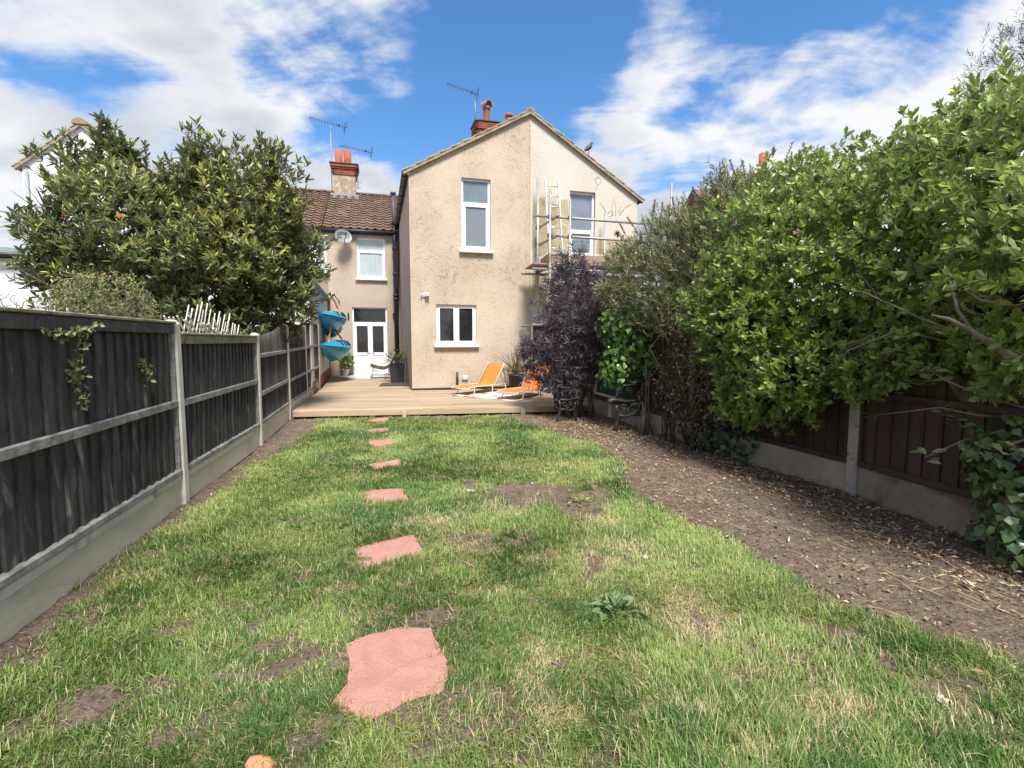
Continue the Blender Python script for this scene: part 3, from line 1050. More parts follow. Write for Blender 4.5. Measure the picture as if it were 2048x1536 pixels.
def roof_tiles(parent, name, m, u0, u1, d0, z0, d1, z1, pitch_u=.30, pitch_d=.32):
    """courses of rolled tiles, each lapping the one below"""
    L_ = math.hypot(d1 - d0, z1 - z0); nr = int(L_ / pitch_d); nu = int((u1 - u0) / pitch_u) * 6
    us = np.linspace(u0, u1, nu + 1)
    ph = (us - u0) / pitch_u * 2 * pi
    prof = .042 * np.maximum(np.sin(ph), -.15)
    sd_, cd = (z1 - z0) / L_, (d1 - d0) / L_
    V = []; Q = []
    for r in range(nr + 1):
        s0, s1 = r * L_ / (nr + 1), (r + 1) * L_ / (nr + 1) + .02
        jit = rng.normal(0, .004, nu + 1)
        for (s, lift) in ((s0, .012), (s0, .062), (s1, .012)):
            h = prof + lift + jit
            V.append(np.stack([us, d0 + s * cd - h * sd_, z0 + s * sd_ + h * cd], 1))
        b = r * 3 * (nu + 1)
        i = np.arange(nu)
        for k in (0, 1):
            Q.append(np.stack([b + k * (nu + 1) + i, b + k * (nu + 1) + i + 1, b + (k + 1) * (nu + 1) + i + 1, b + (k + 1) * (nu + 1) + i], 1))
    me = np_mesh(name, np.concatenate(V), None, np.concatenate(Q), None, False)
    me.materials.append(m)
    o = inst(name, me, parent); o['kind'] = 'stuff'
    mb = MB(); mb.prism([(d0 + .03, z0 - .10), (d1, z1 - .10), (d1, z1 + .005), (d0 + .03, z0 + .005)], u0 - .12, u1 + .12, 'x'); mb.build('roof_boarding', m, parent)
    return o


def verge(parent, ua, za, ub, zb, d, n, m):
    """stepped tile ends along a gable edge"""
    for i in range(n):
        p = Vector((ua + (ub - ua) * i / n, d - .07, za + (zb - za) * i / n)); q = Vector((ua + (ub - ua) * (i + 1.12) / n, d - .07, za + (zb - za) * (i + 1.12) / n))
        up = Vector((-(zb - za), 0, ub - ua)).normalized()
        if up.z < 0: up = -up
        mb = MB()
        mb.beam(p + up * .085 + Vector((0, .13, 0)), q + up * .055 + Vector((0, .13, 0)), .30, .05, up=up, ch=.012)
        mb.build('verge_tile', m, parent)
    mb = MB()
    up = Vector((-(zb - za), 0, ub - ua)).normalized()
    if up.z < 0: up = -up
    mb.beam(Vector((ua, d - .035, za)) + up * .01, Vector((ub, d - .035, zb)) + up * .01, .11, .055, up=up)
    mb.build('verge_mortar', m_lich, parent)


def chimney(root, u0, u1, d0, d1, z0, z1, body_m, corb, bricks_from):
    """stack with corbelled brick courses built brick by brick"""
    c = empty('chimney', (u0, d0, z0), 0, root)
    W, D, Hh = u1 - u0, d1 - d0, z1 - z0
    mb = MB(); mb.box((.012, .012, -.6), (W - .012, D - .012, Hh)); mb.build('stack', body_m, c)
    ch_ = .078; bl = .225
    z = bricks_from; k = 0
    meshes = {}
    while z < Hh - .01:
        t = corb(z)
        for side in range(4):
            ln = W + 2 * t if side in (0, 2) else D + 2 * t
            x = -(bl / 2) * (k % 2)
            while x < ln - .02:
                a, b = max(x, 0), min(x + bl - .012, ln)
                if b - a > .03:
                    key = round(b - a, 3)
                    if key not in meshes:
                        q = MB(); q.box((0, 0, 0), (b - a, .10, ch_ - .013), None, .004); meshes[key] = q.mesh('brick', m_red)
                    if side == 0: l_, r_ = (-t + a, -t, z), 0
                    elif side == 1: l_, r_ = (W + t, -t + a, z), pi / 2
                    elif side == 2: l_, r_ = (W + t - a, D + t, z), pi
                    else: l_, r_ = (-t, D + t - a, z), -pi / 2
                    inst('brick', meshes[key], c, l_, (0, 0, r_))
                x += bl
        z += ch_; k += 1
    mb = MB()
    z = bricks_from; k = 0
    while z < Hh - .01:
        t = corb(z) - .008; mb.box((-t, -t, z - .006), (W + t, D + t, z + ch_ - .012)); z += ch_
    mb.build('mortar', m_mortar, c)
    t = corb(Hh) + .03
    mb = MB(); mb.box((-t, -t, Hh), (W + t, D + t, Hh + .05), None, .01); mb.box((.1, .1, Hh + .045), (W - .1, D - .1, Hh + .12), None, .03)
    mb.build('cap', mat('chimney_cap', (.10, .085, .07), (.06, .05, .042), 8, .95, .4, 30), c)
    return c


def chimney_pot(par, x, y, z, h, r, rim=True, m=None, cowl=False, label=None):
    pr = [(r * 1.12, 0), (r * 1.05, .05), (r, .08), (r * .86, h - .12), (r * .88, h - .11), (r * 1.08, h - .10), (r * 1.1, h - .02), (r * 1.0, h), (r * .75, h), (r * .72, h - .15)]
    if not rim: pr = [(r * 1.05, 0), (r, .04), (r * .95, h), (r * .75, h), (r * .72, h * .5)]
    mb = MB(); mb.lathe(pr, 18)
    o = mb.build('chimney_pot', m or m_pot, par, (x, y, z))
    if label: o['label'] = label
    if cowl:
        mb = MB()
        n = 9
        vs = []; fs = []
        for i in range(n):           # half barrel hood
            a = pi * i / (n - 1)
            for yy in (-r * 1.4, r * 1.4):
                vs.append((cos(a) * r * 1.35, yy, h + .02 + sin(a) * r * 1.5))
        for i in range(n - 1): fs.append((2 * i, 2 * i + 1, 2 * i + 3, 2 * i + 2))
        vs += [(v[0] * .8, v[1], h + .02 + (v[2] - h - .02) * .8) for v in vs[:2 * n]]
        fs += [tuple(2 * n + q for q in f[::-1]) for f in fs[:n - 1]]
        for i in range(n - 1):
            for e in (0, 1):
                fs.append((2 * i + e, 2 * i + 2 + e, 2 * n + 2 * i + 2 + e, 2 * n + 2 * i + e))
        mb.add(vs, fs, Matrix.Rotation(R(25), 4, 'Z'))
        mb.build('cowl', mat('old_cowl', (.36, .28, .19), (.20, .15, .10), 7, .9, .3, 30), par, (x, y, z))
    return o


def beige_house():
    h = empty('terraced_house', HO, HA)
    tag(h, 'beige rendered house with a gabled rear wing and set back white french doors', 'house')
    w1 = rect(923, 357, 981, 501); w2 = rect(873, 609, 953, 689)
    wall_open(h, 'gable_wall', m_beige, 0, uR, -.1, gable, [w1, w2], breaks=())
    wall_open(h, 'side_wall', m_cream if False else m_rear, 0, DM, -.1, lambda u: zE, [], 0.0)
    sw = h.children[-1]; sw.rotation_euler = (0, 0, pi / 2); sw.location = (.0, 0, 0)
    # recessed slot in the side wall and painted corner
    mb = MB(); mb.box((-.012, .001, .16), (.02, .05, zE - .02)); mb.build('corner_bead', mat('corner_paint', (.62, .52, .41), (.5, .4, .3), 6, .9), h)
    a, b, p, q = w1
    window(h, a, b, p, q, .07, [(0, 1, 0, .66, m_glassb, True), (0, 1, .66, 1, m_glassb, False)], w=.06, sash=.055, label='tall upper window of the beige gable')
    a, b, p, q = w2
    window(h, a, b, p, q, .07, [(0, .5, 0, 1, m_glassd, True), (.5, 1, 0, 1, m_glassd, True)], w=.045, sash=.05, sillm=m_upvc, label='double casement window with dark glass near the deck')
    # black strip put in as the shadow along the wall foot, and fittings
    mb = MB(); mb.box((-.015, -.012, .152), (uR - .02, -.001, .20)); mb.build('foot_shadow_strip', m_black, h)
    # floodlight with cable loop
    u, z = H(851, 590)
    mb = MB(); mb.box((u - .07, -.035, z - .06), (u + .05, -.0, z + .05), None, .01); mb.box((u - .02, -.12, z - .045), (u + .09, -.03, z + .06), None, .015)
    mb.tube([(u - .1, -.02, z - .1), (u - .13, -.05, z - .02), (u - .08, -.05, z + .04)], .012, 6)
    mb.build('floodlight', mat('lamp_grey', (.55, .55, .54), (.45, .45, .45), 9, .5), h)
    u, z = H(930, 756)
    mb = MB(); mb.box((u - .09, -.06, z - .06), (u + .09, -.0, z + .07), None, .03); mb.build('boiler_vent', mat('vent_grey', (.52, .53, .50), (.44, .45, .43), 9, .6), h)
    u, z = H(914, 745)
    mb = MB(); mb.tube([(u, -.05, .15), (u, -.05, H(914, 744)[1])], .032, 8); mb.build('waste_pipe', m_black, h)
    for pts in ([(1036, 664), (1044, 656), (1052, 668), (1056, 690), (1050, 704), (1038, 700), (1041, 684)], [(1028, 692), (1037, 686), (1042, 706), (1034, 722), (1026, 712)]):
        mb = MB(); mb.prism([(H(*x)[0], H(*x)[1]) for x in pts], -.004, .02, 'y'); mb.build('render_repair', mat('repair_mortar', (.36, .31, .255), (.29, .25, .20), 9, .95, .5, 40), h)
    # roof of the wing
    for s_, (ua, za, ub, zb) in enumerate([(-.14, gable(0) - .10, uR, zR)]):
        mb = MB()
        up = Vector((-(zb - za), 0, ub - ua)).normalized()
        pts = [Vector((ua, 0, za)), Vector((ub, 0, zb))]
        sec = [pts[0] + up * .03, pts[1] + up * .03, pts[1] + up * .09, pts[0] + up * .09]
        mb.prism([(v.x, v.z) for v in sec], .2, DM + 1.6, 'y'); mb.build('wing_roof', m_tile1, h)
        verge(h, ua, za, ub, zb, 0, 11, m_lich)
    # gutter, downpipe, soil stack and flue
    mb = MB(); zg = zE - .02
    n = 9; rg = .062
    ring = [(-.10 + rg * cos(pi + pi * i / (n - 1)), zg + rg * sin(pi + pi * i / (n - 1))) for i in range(n)]
    ring += [(-.10 + .8 * (x_ + .10), zg + .8 * (z_ - zg)) for x_, z_ in ring[::-1]]
    mb.prism(ring, -.06, DM - .02, 'y'); mb.build('gutter', m_black, h)
    for i in range(7):
        mb = MB(); dd = .25 + i * .95; mb.box((-.168, dd, zg - .07), (-.03, dd + .04, zg + .012)); mb.build('gutter_bracket', m_black, h)
    mb = MB(); mb.box((-.05, -.03, zE - .11), (.0, .02, zE + .06)); mb.build('bargeboard_end', m_upvc, h)
    us, ds = -.17, DM - .15
    mb = MB(); mb.tube([(us, ds, .15), (us, ds, 2.9), (us, ds, 4.9), (us, ds, 6.15)], .085, 12)
    for zz in (1.1, 3.05, 3.2, 4.0, 4.95, 5.9): mb.lathe([(.108, -.05), (.108, .05)], 12, Matrix.Translation((us, ds, zz)))
    mb.build('soil_pipe', m_black, h)
    mb = MB(); mb.tube([(us + .06, ds - .2, 5.2), (us + .06, ds - .2, 3.6), (us - .02, ds - .05, 3.2), (us - .03, ds - .09, .3)], .036, 8)
    mb.build('downpipe', m_black, h)
    u, z = H(787, 437, DM - .25); u2, z2 = H(787, 386, DM - .25)
    mb = MB(); mb.tube([(us, ds, z - .1), (us - .05, ds - .12, z - .12), (u + .05, ds - .12, z - .10), (u, ds - .12, z + .05), (u, ds - .12, z2 - .05)], .062, 12)
    mb.lathe([(.07, 0), (.105, .02), (.115, .05), (.10, .09), (.03, .10)], 14, Matrix.Translation((u, ds - .12, z2 - .07)))
    mb.build('flue', mat('flue_grey', (.075, .075, .085), (.05, .05, .06), 8, .55), h)
    # main rear wall
    wl = -2.65
    ze = H(740, 464, DM)[1]
    wm = rect(714, 476, 770, 557, DM); wd = rect(706, 615, 775, 750, DM)
    wd = (wd[0], wd[1], .15, wd[3])
    wall_open(h, 'rear_wall', m_rear, wl, .02, -.1, lambda u: ze + .06, [wm, wd], d=DM)
    a, b, p, q = wm
    window(h, a, b, p, q, DM + .07, [(0, 1, 0, .68, m_glassl, True), (0, 1, .68, 1, mat('pale_glass', (.42, .52, .50), (.50, .60, .58), 2, .1), False)], label='upper rear window with net curtain')
    # french doors
    a, b, p, q = wd; W = b - a; Hh = q - p
    dr = empty('french_doors', (a, DM + .06, p), 0, h)
    mb = MB(); frame_bars(mb, 0, W, 0, Hh, 0, .05, .07)
    zt = Hh * .775
    mb.box((.05, .002, zt - .03), (W - .05, .068, zt + .03)); mb.build('frame', m_upvc, dr)
    mb = MB(); mb.box((.045, .03, zt + .028), (W - .045, .04, Hh - .045)); mb.build('fanlight_pane', m_glassd, dr)
    for s_ in (0, 1):
        x0 = .053 + s_ * (W - .106) / 2 + .002; x1 = x0 + (W - .106) / 2 - .004
        mb = MB(); frame_bars(mb, x0, x1, .055, zt - .033, -.015, .085, .055)
        zm = .055 + (zt - .09) * .40
        mb.box((x0 + .085, -.013, zm - .05), (x1 - .085, .038, zm + .05))
        mb.box((x0 + .085, .012, .14), (x1 - .085, .03, zm - .05)); mb.box((x0 + .12, .004, .18), (x1 - .12, .014, zm - .09), None, .008)
        o = mb.build('door', m_upvc, dr)
        mb = MB(); mb.box((x0 + .08, .015, zm + .045), (x1 - .08, .025, zt - .115)); mb.build('door_pane', m_glassd, dr)
        mb = MB()
        hx = x1 - .04 if s_ == 0 else x0 + .04
        mb.box((hx - .015, -.028, zm - .08), (hx + .015, -.014, zm + .12), None, .004); mb.box((hx - (.11 if s_ == 0 else -.0), -.05, zm + .03), (hx + (.0 if s_ == 0 else .11), -.028, zm + .05), None, .004)
        mb.build('door_handle', m_alu, dr)
        for zz in (.25, zm, zt - .25):
            mb = MB(); xx = x0 - .01 if s_ == 0 else x1 - .02
            mb.box((xx, -.035, zz), (xx + .035, -.012, zz + .11), None, .006); mb.build('hinge', m_upvc, dr)
    mb = MB(); mb.box((-.05, -.16, -.0), (W + .05, -.005, .05), None, .01); mb.build('threshold', m_upvc, dr)
    # two little wall lamps beside the doors
    for px in (697, 787):
        u, z = H(px, 632, DM)
        mb = MB(); mb.box((u - .02, DM - .05, z - .13), (u + .02, DM - .001, z + .13), None, .01); mb.box((u - .03, DM - .09, z - .02), (u + .03, DM - .05, z + .1), None, .01)
        mb.build('wall_lamp', m_black, h)
    # main roof
    dr_ = DM + 3.9; zr = H(760, 393, dr_)[1]
    roof_tiles(h, 'roof_tiles', m_tile1, -2.75, .6, DM - .22, ze + .02, dr_, zr)
    mb = MB(); mb.box((-2.68, DM - .12, ze - .12), (-.03, DM - .005, ze + .05)); mb.build('fascia', m_black, h)
    mb = MB(); mb.tube([(-2.9, DM - .2, ze - .02), (-.1, DM - .2, ze - .03)], .062, 10); mb.build('main_gutter', m_black, h)
    for i in range(9):
        mb = MB(); x0 = -2.9 + i * .44
        ring = [(.11 * cos(pi * j / 6), .09 * sin(pi * j / 6)) for j in range(7)]
        mb.prism([(dr_ + a_, zr + .03 + b_) for a_, b_ in ring], x0, x0 + .435, 'x'); mb.build('ridge_tile', m_tile1, h)
    # satellite dish
    u, z = H(686, 474, DM - .35)
    ds_ = empty('satellite_dish', (u, DM - .35, z), 0, h)
    mb = MB()
    pr = [(.0, .0), (.1, .006), (.2, .025), (.29, .055), (.30, .06), (.29, .045), (.0, -.012)]
    T = Matrix.Rotation(R(20), 4, 'Z') @ Matrix.Rotation(R(72), 4, 'X')
    mb.lathe(pr, 24, T @ Matrix.Diagonal((1.05, .92, 1, 1))); mb.build('dish', mat('dish_grey', (.22, .23, .245), (.17, .18, .19), 5, .5), ds_)
    mb = MB(); e = T @ Vector((0, -.02, .34)); f_ = T @ Vector((0, -.26, .06))
    mb.tube([f_, e], .012, 6); mb.lathe([(.03, -.05), (.03, .03)], 8, Matrix.Translation(e)); mb.tube([(0, .02, 0), (.05, .2, -.08), (.05, .34, -.1)], .02, 6)
    mb.build('receiver_arm', m_black, ds_)
    return h, dr_, zr, ze


house, DRIDGE, ZRIDGE, ZEAVE = beige_house()


def cream_house():
    h = empty('terraced_house', HW(uR, 0, 0), HA)
    tag(h, 'cream rendered half of the gable with patchy walls behind scaffolding', 'house')
    def sh(r): return (r[0] - uR, r[1] - uR, r[2], r[3])
    w1 = sh(rect(1139, 383, 1190, 512))
    wall_open(h, 'gable_wall', m_cream, .015, uE - uR, -.1, lambda u: gable(u + uR), [w1], d=.0)
    mb = MB(); mb.beam((.012, -.004, -.1), (.012, -.004, zR), .02, .024, up=(0, 1, 0)); mb.build('party_joint', mat('joint_cream', (.50, .46, .36), (.42, .38, .3), 8, .9), h)
    a, b, p, q = w1
    window(h, a, b, p, q, .1, [(0, 1, 0, .40, m_glasss, True), (0, 1, .40, 1, m_glasss, False)], w=.06, sash=.045, label='tall window behind the scaffold rails')
    # patches where the old render has been hacked off
    mp_ = mat('bare_render', (.43, .37, .24), (.34, .285, .18), 5, .95, .8, 24, c3=(.54, .47, .32), s3=2.5, t3=(.55, .72))
    def patch(pts):
        pl = []
        vv = [(H(*x)[0] - uR, H(*x)[1]) for x in pts]
        for i, v in enumerate(vv):
            w = vv[(i + 1) % len(vv)]
            for k in range(4):
                t = k / 4; pl.append((v[0] + (w[0] - v[0]) * t + random.uniform(-.02, .02), v[1] + (w[1] - v[1]) * t + random.uniform(-.02, .02)))
        mb = MB(); mb.prism(pl, -.006, .02, 'y'); mb.build('bare_patch', mp_, h)
    patch([(1066, 410), (1078, 395), (1090, 393), (1096, 400), (1096, 505), (1066, 515), (1064, 470)])
    patch([(1097, 405), (1115, 408), (1122, 400), (1132, 398), (1136, 405), (1135, 500), (1097, 505)])
    patch([(1063, 548), (1100, 545), (1105, 600), (1085, 615), (1064, 605)])
    patch([(1193, 470), (1215, 480), (1240, 478), (1245, 505), (1193, 508)])
    # lines scratched into the render
    ms = mat('scratch', (.33, .28, .19), (.26, .22, .15), 8, .9)
    for ln in ([(1190, 360), (1194, 353), (1202, 358), (1201, 365), (1195, 371), (1190, 360)], [(1194, 373), (1192, 379)],
               [(1225, 432), (1224, 415), (1228, 393), (1232, 415), (1231, 432)], [(1200, 405), (1212, 424)], [(1215, 428), (1221, 421), (1226, 430), (1218, 434)],
               [(1238, 432), (1250, 415), (1262, 408)], [(1237, 426), (1243, 410)], [(1200, 482), (1210, 502)]):
        mb = MB(); mb.tube([(H(*x)[0] - uR, -.001, H(*x)[1]) for x in ln], .008, 5); mb.build('scratched_line', ms, h)
    # roof
    W = uE - uR
    ua, za, ub, zb = W + .16, zE2 - .12, 0, zR
    up = Vector(((zb - za), 0, ua - ub)).normalized()
    mb = MB(); pts = [Vector((ub, 0, zb)), Vector((ua, 0, za))]
    sec = [pts[0] + up * .03, pts[1] + up * .03, pts[1] + up * .09, pts[0] + up * .09]
    mb.prism([(v.x, v.z) for v in sec], .2, DM + 1.6, 'y'); mb.build('wing_roof', m_tile1, h)
    verge(h, ua, za, ub, zb, 0, 11, m_lich)
    mb = MB(); ring = [(.14 * cos(pi * j / 8), .13 * sin(pi * j / 8)) for j in range(9)]
    mb.prism([(x_, zR + .03 + z_) for x_, z_ in ring], -.09, DM + 1.6, 'y'); mb.build('ridge_tile', m_lich, h)
    mb = MB(); mb.tube([(W + .11, -.05, zE2 - .06), (W + .11, DM, zE2 - .06)], .06, 10); mb.build('gutter', m_black, h)
    sw = wall_open(h, 'side_wall', m_cream, 0, DM, -.1, lambda u: zE2, []); sw.rotation_euler = (0, 0, pi / 2); sw.location = (W, 0, 0)
    # shared stack on the wing ridge
    c0 = H(951, 240, 4.3)[0] - uR; z1 = H(970, 243, 4.3)[1]
    c = chimney(h, c0 + .12, c0 + 2.0, 4.4, 5.0, z1 - 1.9, z1, m_mortar, lambda z: 0.0 if z < 1.9 - .50 else (.04 if z < 1.9 - .42 else (.08 if z < 1.9 - .25 else .12)), 1.9 - 1.1)
    c['label'] = 'red brick stack on the ridge of the wing'
    for (px, py, hh, r, kw) in ((973, 207, .62, .125, dict(cowl=True)), (993, 238, .14, .09, dict(rim=False, m=m_black)), (1018, 226, .46, .13, {}), (1042, 225, .52, .125, dict(rim=False, m=mat('brown_pot', (.20, .10, .07), (.14, .07, .05), 6, .9)))):
        u = H(px, 235, 4.7)[0] - uR
        chimney_pot(c, u - (c0 + .12), .3, 1.9 + .06, hh, r, **kw)
    return h


cream = cream_house()


def left_house():
    h = empty('terraced_house', HW(-2.67, DM, 0), HA)
    tag(h, 'neighbouring house with pebbledash wall, red brown roof and white side extension', 'house')
    x0 = -6.2
    def sh(r): return (r[0] + 2.67, r[1] + 2.67, r[2], r[3])
    w = sh(rect(622, 470, 655, 545, DM)); w = (w[0] - .35, w[1], w[2], w[3])
    wall_open(h, 'rear_wall', m_pebble, x0, 0.0, -.1, lambda u: ZEAVE + .06, [w], d=0)
    a, b, p, q = w
    window(h, a, b, p, q, .03, [(0, .5, 0, 1, m_glassl, True), (.5, 1, 0, 1, m_glassl, True)])
    roof_tiles(h, 'roof_tiles', m_tile2, x0, -.10, -.22, ZEAVE + .02, DRIDGE - DM, ZRIDGE)
    mb = MB(); mb.box((x0, -.12, ZEAVE - .12), (-.02, -.005, ZEAVE + .05)); mb.build('fascia', m_black, h)
    mb = MB(); mb.tube([(x0, -.2, ZEAVE - .02), (-.24, -.2, ZEAVE - .02)], .062, 10); mb.build('gutter', m_black, h)
    for i in range(14):
        mb = MB(); xx = x0 + i * .44
        ring = [(.11 * cos(pi * j / 6), .09 * sin(pi * j / 6)) for j in range(7)]
        mb.prism([(DRIDGE - DM + a_, ZRIDGE + .03 + b_) for a_, b_ in ring], xx, min(xx + .435, -.24), 'x'); mb.build('ridge_tile', m_tile2, h)
    # stack astride the ridge
    dd = DRIDGE
    ua = H(668, 360, dd)[0] + 2.67; ub = H(712, 360, dd)[0] + 2.67; zt = H(690, 336, dd)[1]; zb = ZRIDGE - .3
    Hh = zt - zb
    c = chimney(h, ua, ub, DRIDGE - DM - .45, DRIDGE - DM + .45, zb, zt, m_pebble2, lambda z: .03 if z < Hh - .22 else (.07 if z < Hh - .14 else .11), Hh - .42)
    c['label'] = 'rendered stack with red brick corbels between two aerials'
    for px in (678, 695):
        u = H(px, 320, dd)[0] + 2.67
        chimney_pot(c, u - ua, .42, Hh + .06, .66, .165, rim=False)
    mb = MB(); mb.box((-.12, -.12, -.05), (ub - ua + .12, .0, .16)); mb.build('flashing', m_lead, c)
    # white flat topped extension along the boundary, on a brick plinth
    Mi = (Matrix.Translation(HW(-2.67, DM, 0)) @ Matrix.Rotation(HA, 4, 'Z')).inverted()
    A = Mi @ Vector((LPOST[6][0] - .10, LPOST[6][1] - 1.2, 0)); B = Vector((-.002, -.002, 0))
    A.x = A.x - .28; 
    A2 = Mi @ Vector((-5.46, 14.0, 0))
    dv = (A2 - B); dv.normalize(); A = B + dv * 6.6
    nx = Vector((-dv.y, dv.x, 0)); nx = nx if nx.x > 0 else -nx      # towards our garden
    zt_ = 2.98
    mb = MB(); w_ = 3.0
    q = [A, B, B - nx * w_, A - nx * w_]
    vs = [(p_.x, p_.y, -.1) for p_ in q] + [(p_.x, p_.y, zt_) for p_ in q]
    mb.add(vs, [(0, 1, 5, 4), (1, 2, 6, 5), (2, 3, 7, 6), (3, 0, 4, 7), (4, 5, 6, 7)]); mb.build('extension_wall', m_white, h)
    mb = MB(); mb.beam(A + nx * .03 - dv * -.05 + Vector((0, 0, zt_ + .03)), B + nx * .03 + Vector((0, 0, zt_ + .03)), .16, .07); mb.build('roof_edge', m_lead, h)
    rz = math.atan2(-dv.y, -dv.x)
    bk = MB(); bk.box((0, 0, 0), (.215, .03, .065), None, .003); bm_ = bk.mesh('brick', m_red2)
    for cse in range(4):
        for i in range(29):
            t = .05 + i * .227 + (.113 if cse % 2 else 0)
            p_ = A - dv * t
            inst('brick', bm_, h, (p_.x + nx.x * .03, p_.y + nx.y * .03, .152 + cse * .076), (0, 0, rz - 0 if False else math.atan2(-dv.y, -dv.x)), (1, -1 if False else 1, 1))
    mb = MB(); mb.beam(A + nx * .012 + Vector((0, 0, .23)), B + nx * .012 + Vector((0, 0, .23)), .03, .44); mb.build('mortar', m_mortar, h)
    return h, A, B, dv, nx


m_red2 = mat('plinth_brick', (.34, .125, .075), (.26, .09, .055), 9, .9, .4, 60, rand=.3)
m_pebble2 = mat('old_stack_render', (.38, .30, .215), (.27, .20, .14), 5, .95, .7, 14, c3=(.46, .40, .31), s3=4, t3=(.52, .66), dist=2)
lhouse, EXA, EXB, EXD, EXN = left_house()
EXM = Matrix.Translation(HW(-2.67, DM, 0)) @ Matrix.Rotation(HA, 4, 'Z')


def white_gable():
    a = P(163, 252, 15.0)
    h = empty('gabled_house', (a.x, a.y, 0), HA)
    tag(h, 'white gabled house half hidden behind the big evergreen tree', 'house')
    zr = a.z; W = 1.5; ze = zr - 1.25
    tp = lambda u: zr - abs(u) * (zr - ze) / W
    wall_open(h, 'gable_wall', m_white, -W, W, -.1, tp, [], breaks=(0,))
    for s_ in (-1, 1):
        mb = MB(); up = Vector((s_ * (zr - ze), 0, W)).normalized()
        p0, p1 = Vector((0, 0, zr)), Vector((s_ * (W + .15), 0, ze - .11))
        sec = [p0 + up * .03, p1 + up * .03, p1 + up * .1, p0 + up * .1]
        mb.prism([(v.x, v.z) for v in sec], .2, 6, 'y'); mb.build('roof', m_lich, h)
        verge(h, p1.x, p1.z, 0, zr, 0, 8, m_lich)
        sw = wall_open(h, 'side_wall', m_white, 0, 6, -.1, lambda u: ze, []); sw.rotation_euler = (0, 0, pi / 2); sw.location = (s_ * W, 0, 0)
    mb = MB(); mb.prism([(.2 * cos(pi * j / 8), zr + .02 + .17 * sin(pi * j / 8)) for j in range(9)], -.12, 6, 'y'); mb.build('ridge_tile', m_lich, h)
    mb = MB(); mb.tube([(-W + .12, -.06, 0), (-W + .12, -.06, ze - .1)], .04, 8); mb.build('downpipe', mat('grey_pipe', (.3, .31, .32), None, 8, .5), h)
    e = P(0, 505, 11.5)
    k = empty('flat_roof_extension', (e.x, e.y, 0), HA)
    tag(k, 'low white extension with a grey flat roof at the picture edge', 'building')
    mb = MB(); mb.box((-3, 0, -.1), (2.2, 3.5, e.z - .12)); mb.build('wall', m_white, k)
    mb = MB(); mb.box((-3.1, -.14, e.z - .06), (2.35, 3.6, e.z + .12), None, .02); mb.build('roof', mat('grey_felt', (.27, .31, .31), (.21, .25, .25), 5, .8), k)
    mb = MB(); mb.tube([(-3, -.19, e.z - .06), (2.3, -.19, e.z - .07)], .05, 8); mb.build('gutter', m_black, k)
    c = P(1525, 330, 22)
    k = empty('distant_house', (c.x, c.y, 0), R(10))
    tag(k, 'distant house whose single red chimney pot rises above the hedge', 'house')
    z0 = P(1525, 352, 22).z
    mb = MB(); mb.box((-3, -3, -.1), (3, 3, 5.3)); mb.build('wall', m_cream, k)
    mb = MB(); mb.prism([(-3.3, 5.3), (3.3, 5.3), (0, z0 - .7)], -3.2, 3.2, 'x'); mb.build('roof', m_tile2, k)
    mb = MB(); mb.box((-.45, -.3, z0 - 1.6), (.45, .3, z0 - .1), None, .02); mb.box((-.52, -.37, z0 - .12), (.52, .37, z0), None, .02); mb.build('chimney_stack', m_red, k)
    chimney_pot(k, 0, 0, z0, P(1525, 307, 22).z - z0, .16, rim=False)


white_gable()


# ---- television aerials
def aerial(base, ztop, tip, els, tail, label, mast_r=.016):
    o = empty('television_aerial', base)
    tag(o, label, 'aerial', 'television aerials on the chimneys')
    b = Vector(base)
    mb = MB(); mb.tube([(0, 0, 0), (.02, 0, ztop - b.z)], mast_r, 6); mb.tube([(0, 0, .1), (.12, .1, .1)], .014, 5); mb.tube([(0, 0, .35), (.12, .1, .35)], .014, 5); mb.build('mast', m_steel, o)
    t0 = Vector(tip) - b; t1 = Vector(tail) - b
    mb = MB(); mb.tube([t0, t1], .011, 6); mb.build('boom', mat('aerial_grey', (.11, .115, .13), (.08, .085, .095), 8, .5, metal=.3), o)
    d = (t1 - t0); 
    s_ = Vector((.25, -.80, .55)).normalized()
    s_ = (s_ - d.normalized() * s_.dot(d.normalized())).normalized()
    for i in range(els):
        p = t0 + d * (i / (els - 1) * .86 + .01); l_ = .09 + .025 * i / els
        mb = MB(); mb.tube([p - s_ * l_, p + s_ * l_], .006, 5); mb.build('element', MATS['aerial_grey'], o)
    p = t0 + d * .93; u_ = s_.cross(d).normalized()
    for k in (-1, 1):
        for j in range(3):
            q = p + u_ * (.10 + .07 * j) * k + d.normalized() * .03 * j
            mb = MB(); mb.tube([q - s_ * .16, q + s_ * .16], .006, 5); mb.build('reflector_rod', MATS['aerial_grey'], o)
    mb = MB(); mb.beam(p - u_ * .26, p + u_ * .26, .012, .02); mb.build('reflector_spine', MATS['aerial_grey'], o)
    mb = MB(); mb.box((-.03, -.03, -.02), (.03, .03, .04), Matrix.Translation(t0 + d * .78)); mb.build('dipole_box', m_black, o)
    return o


Yc = 18.0
aerial(P(950, 244, Yc), P(950, 196, Yc).z, P(895, 167, Yc - .3), 11, P(957, 190, Yc), 'comb shaped aerial on the brick stack of the gable')
Yc = 22.6
aerial(P(664, 380, Yc), P(664, 252, Yc).z, P(619, 235, Yc - .3), 12, P(694, 256, Yc), 'tall aerial with the higher mast on the rendered stack')
aerial(P(716, 380, Yc + .3), P(716, 304, Yc).z, P(679, 291, Yc - .3), 14, P(746, 306, Yc), 'shorter aerial beside the two pots of the rendered stack')

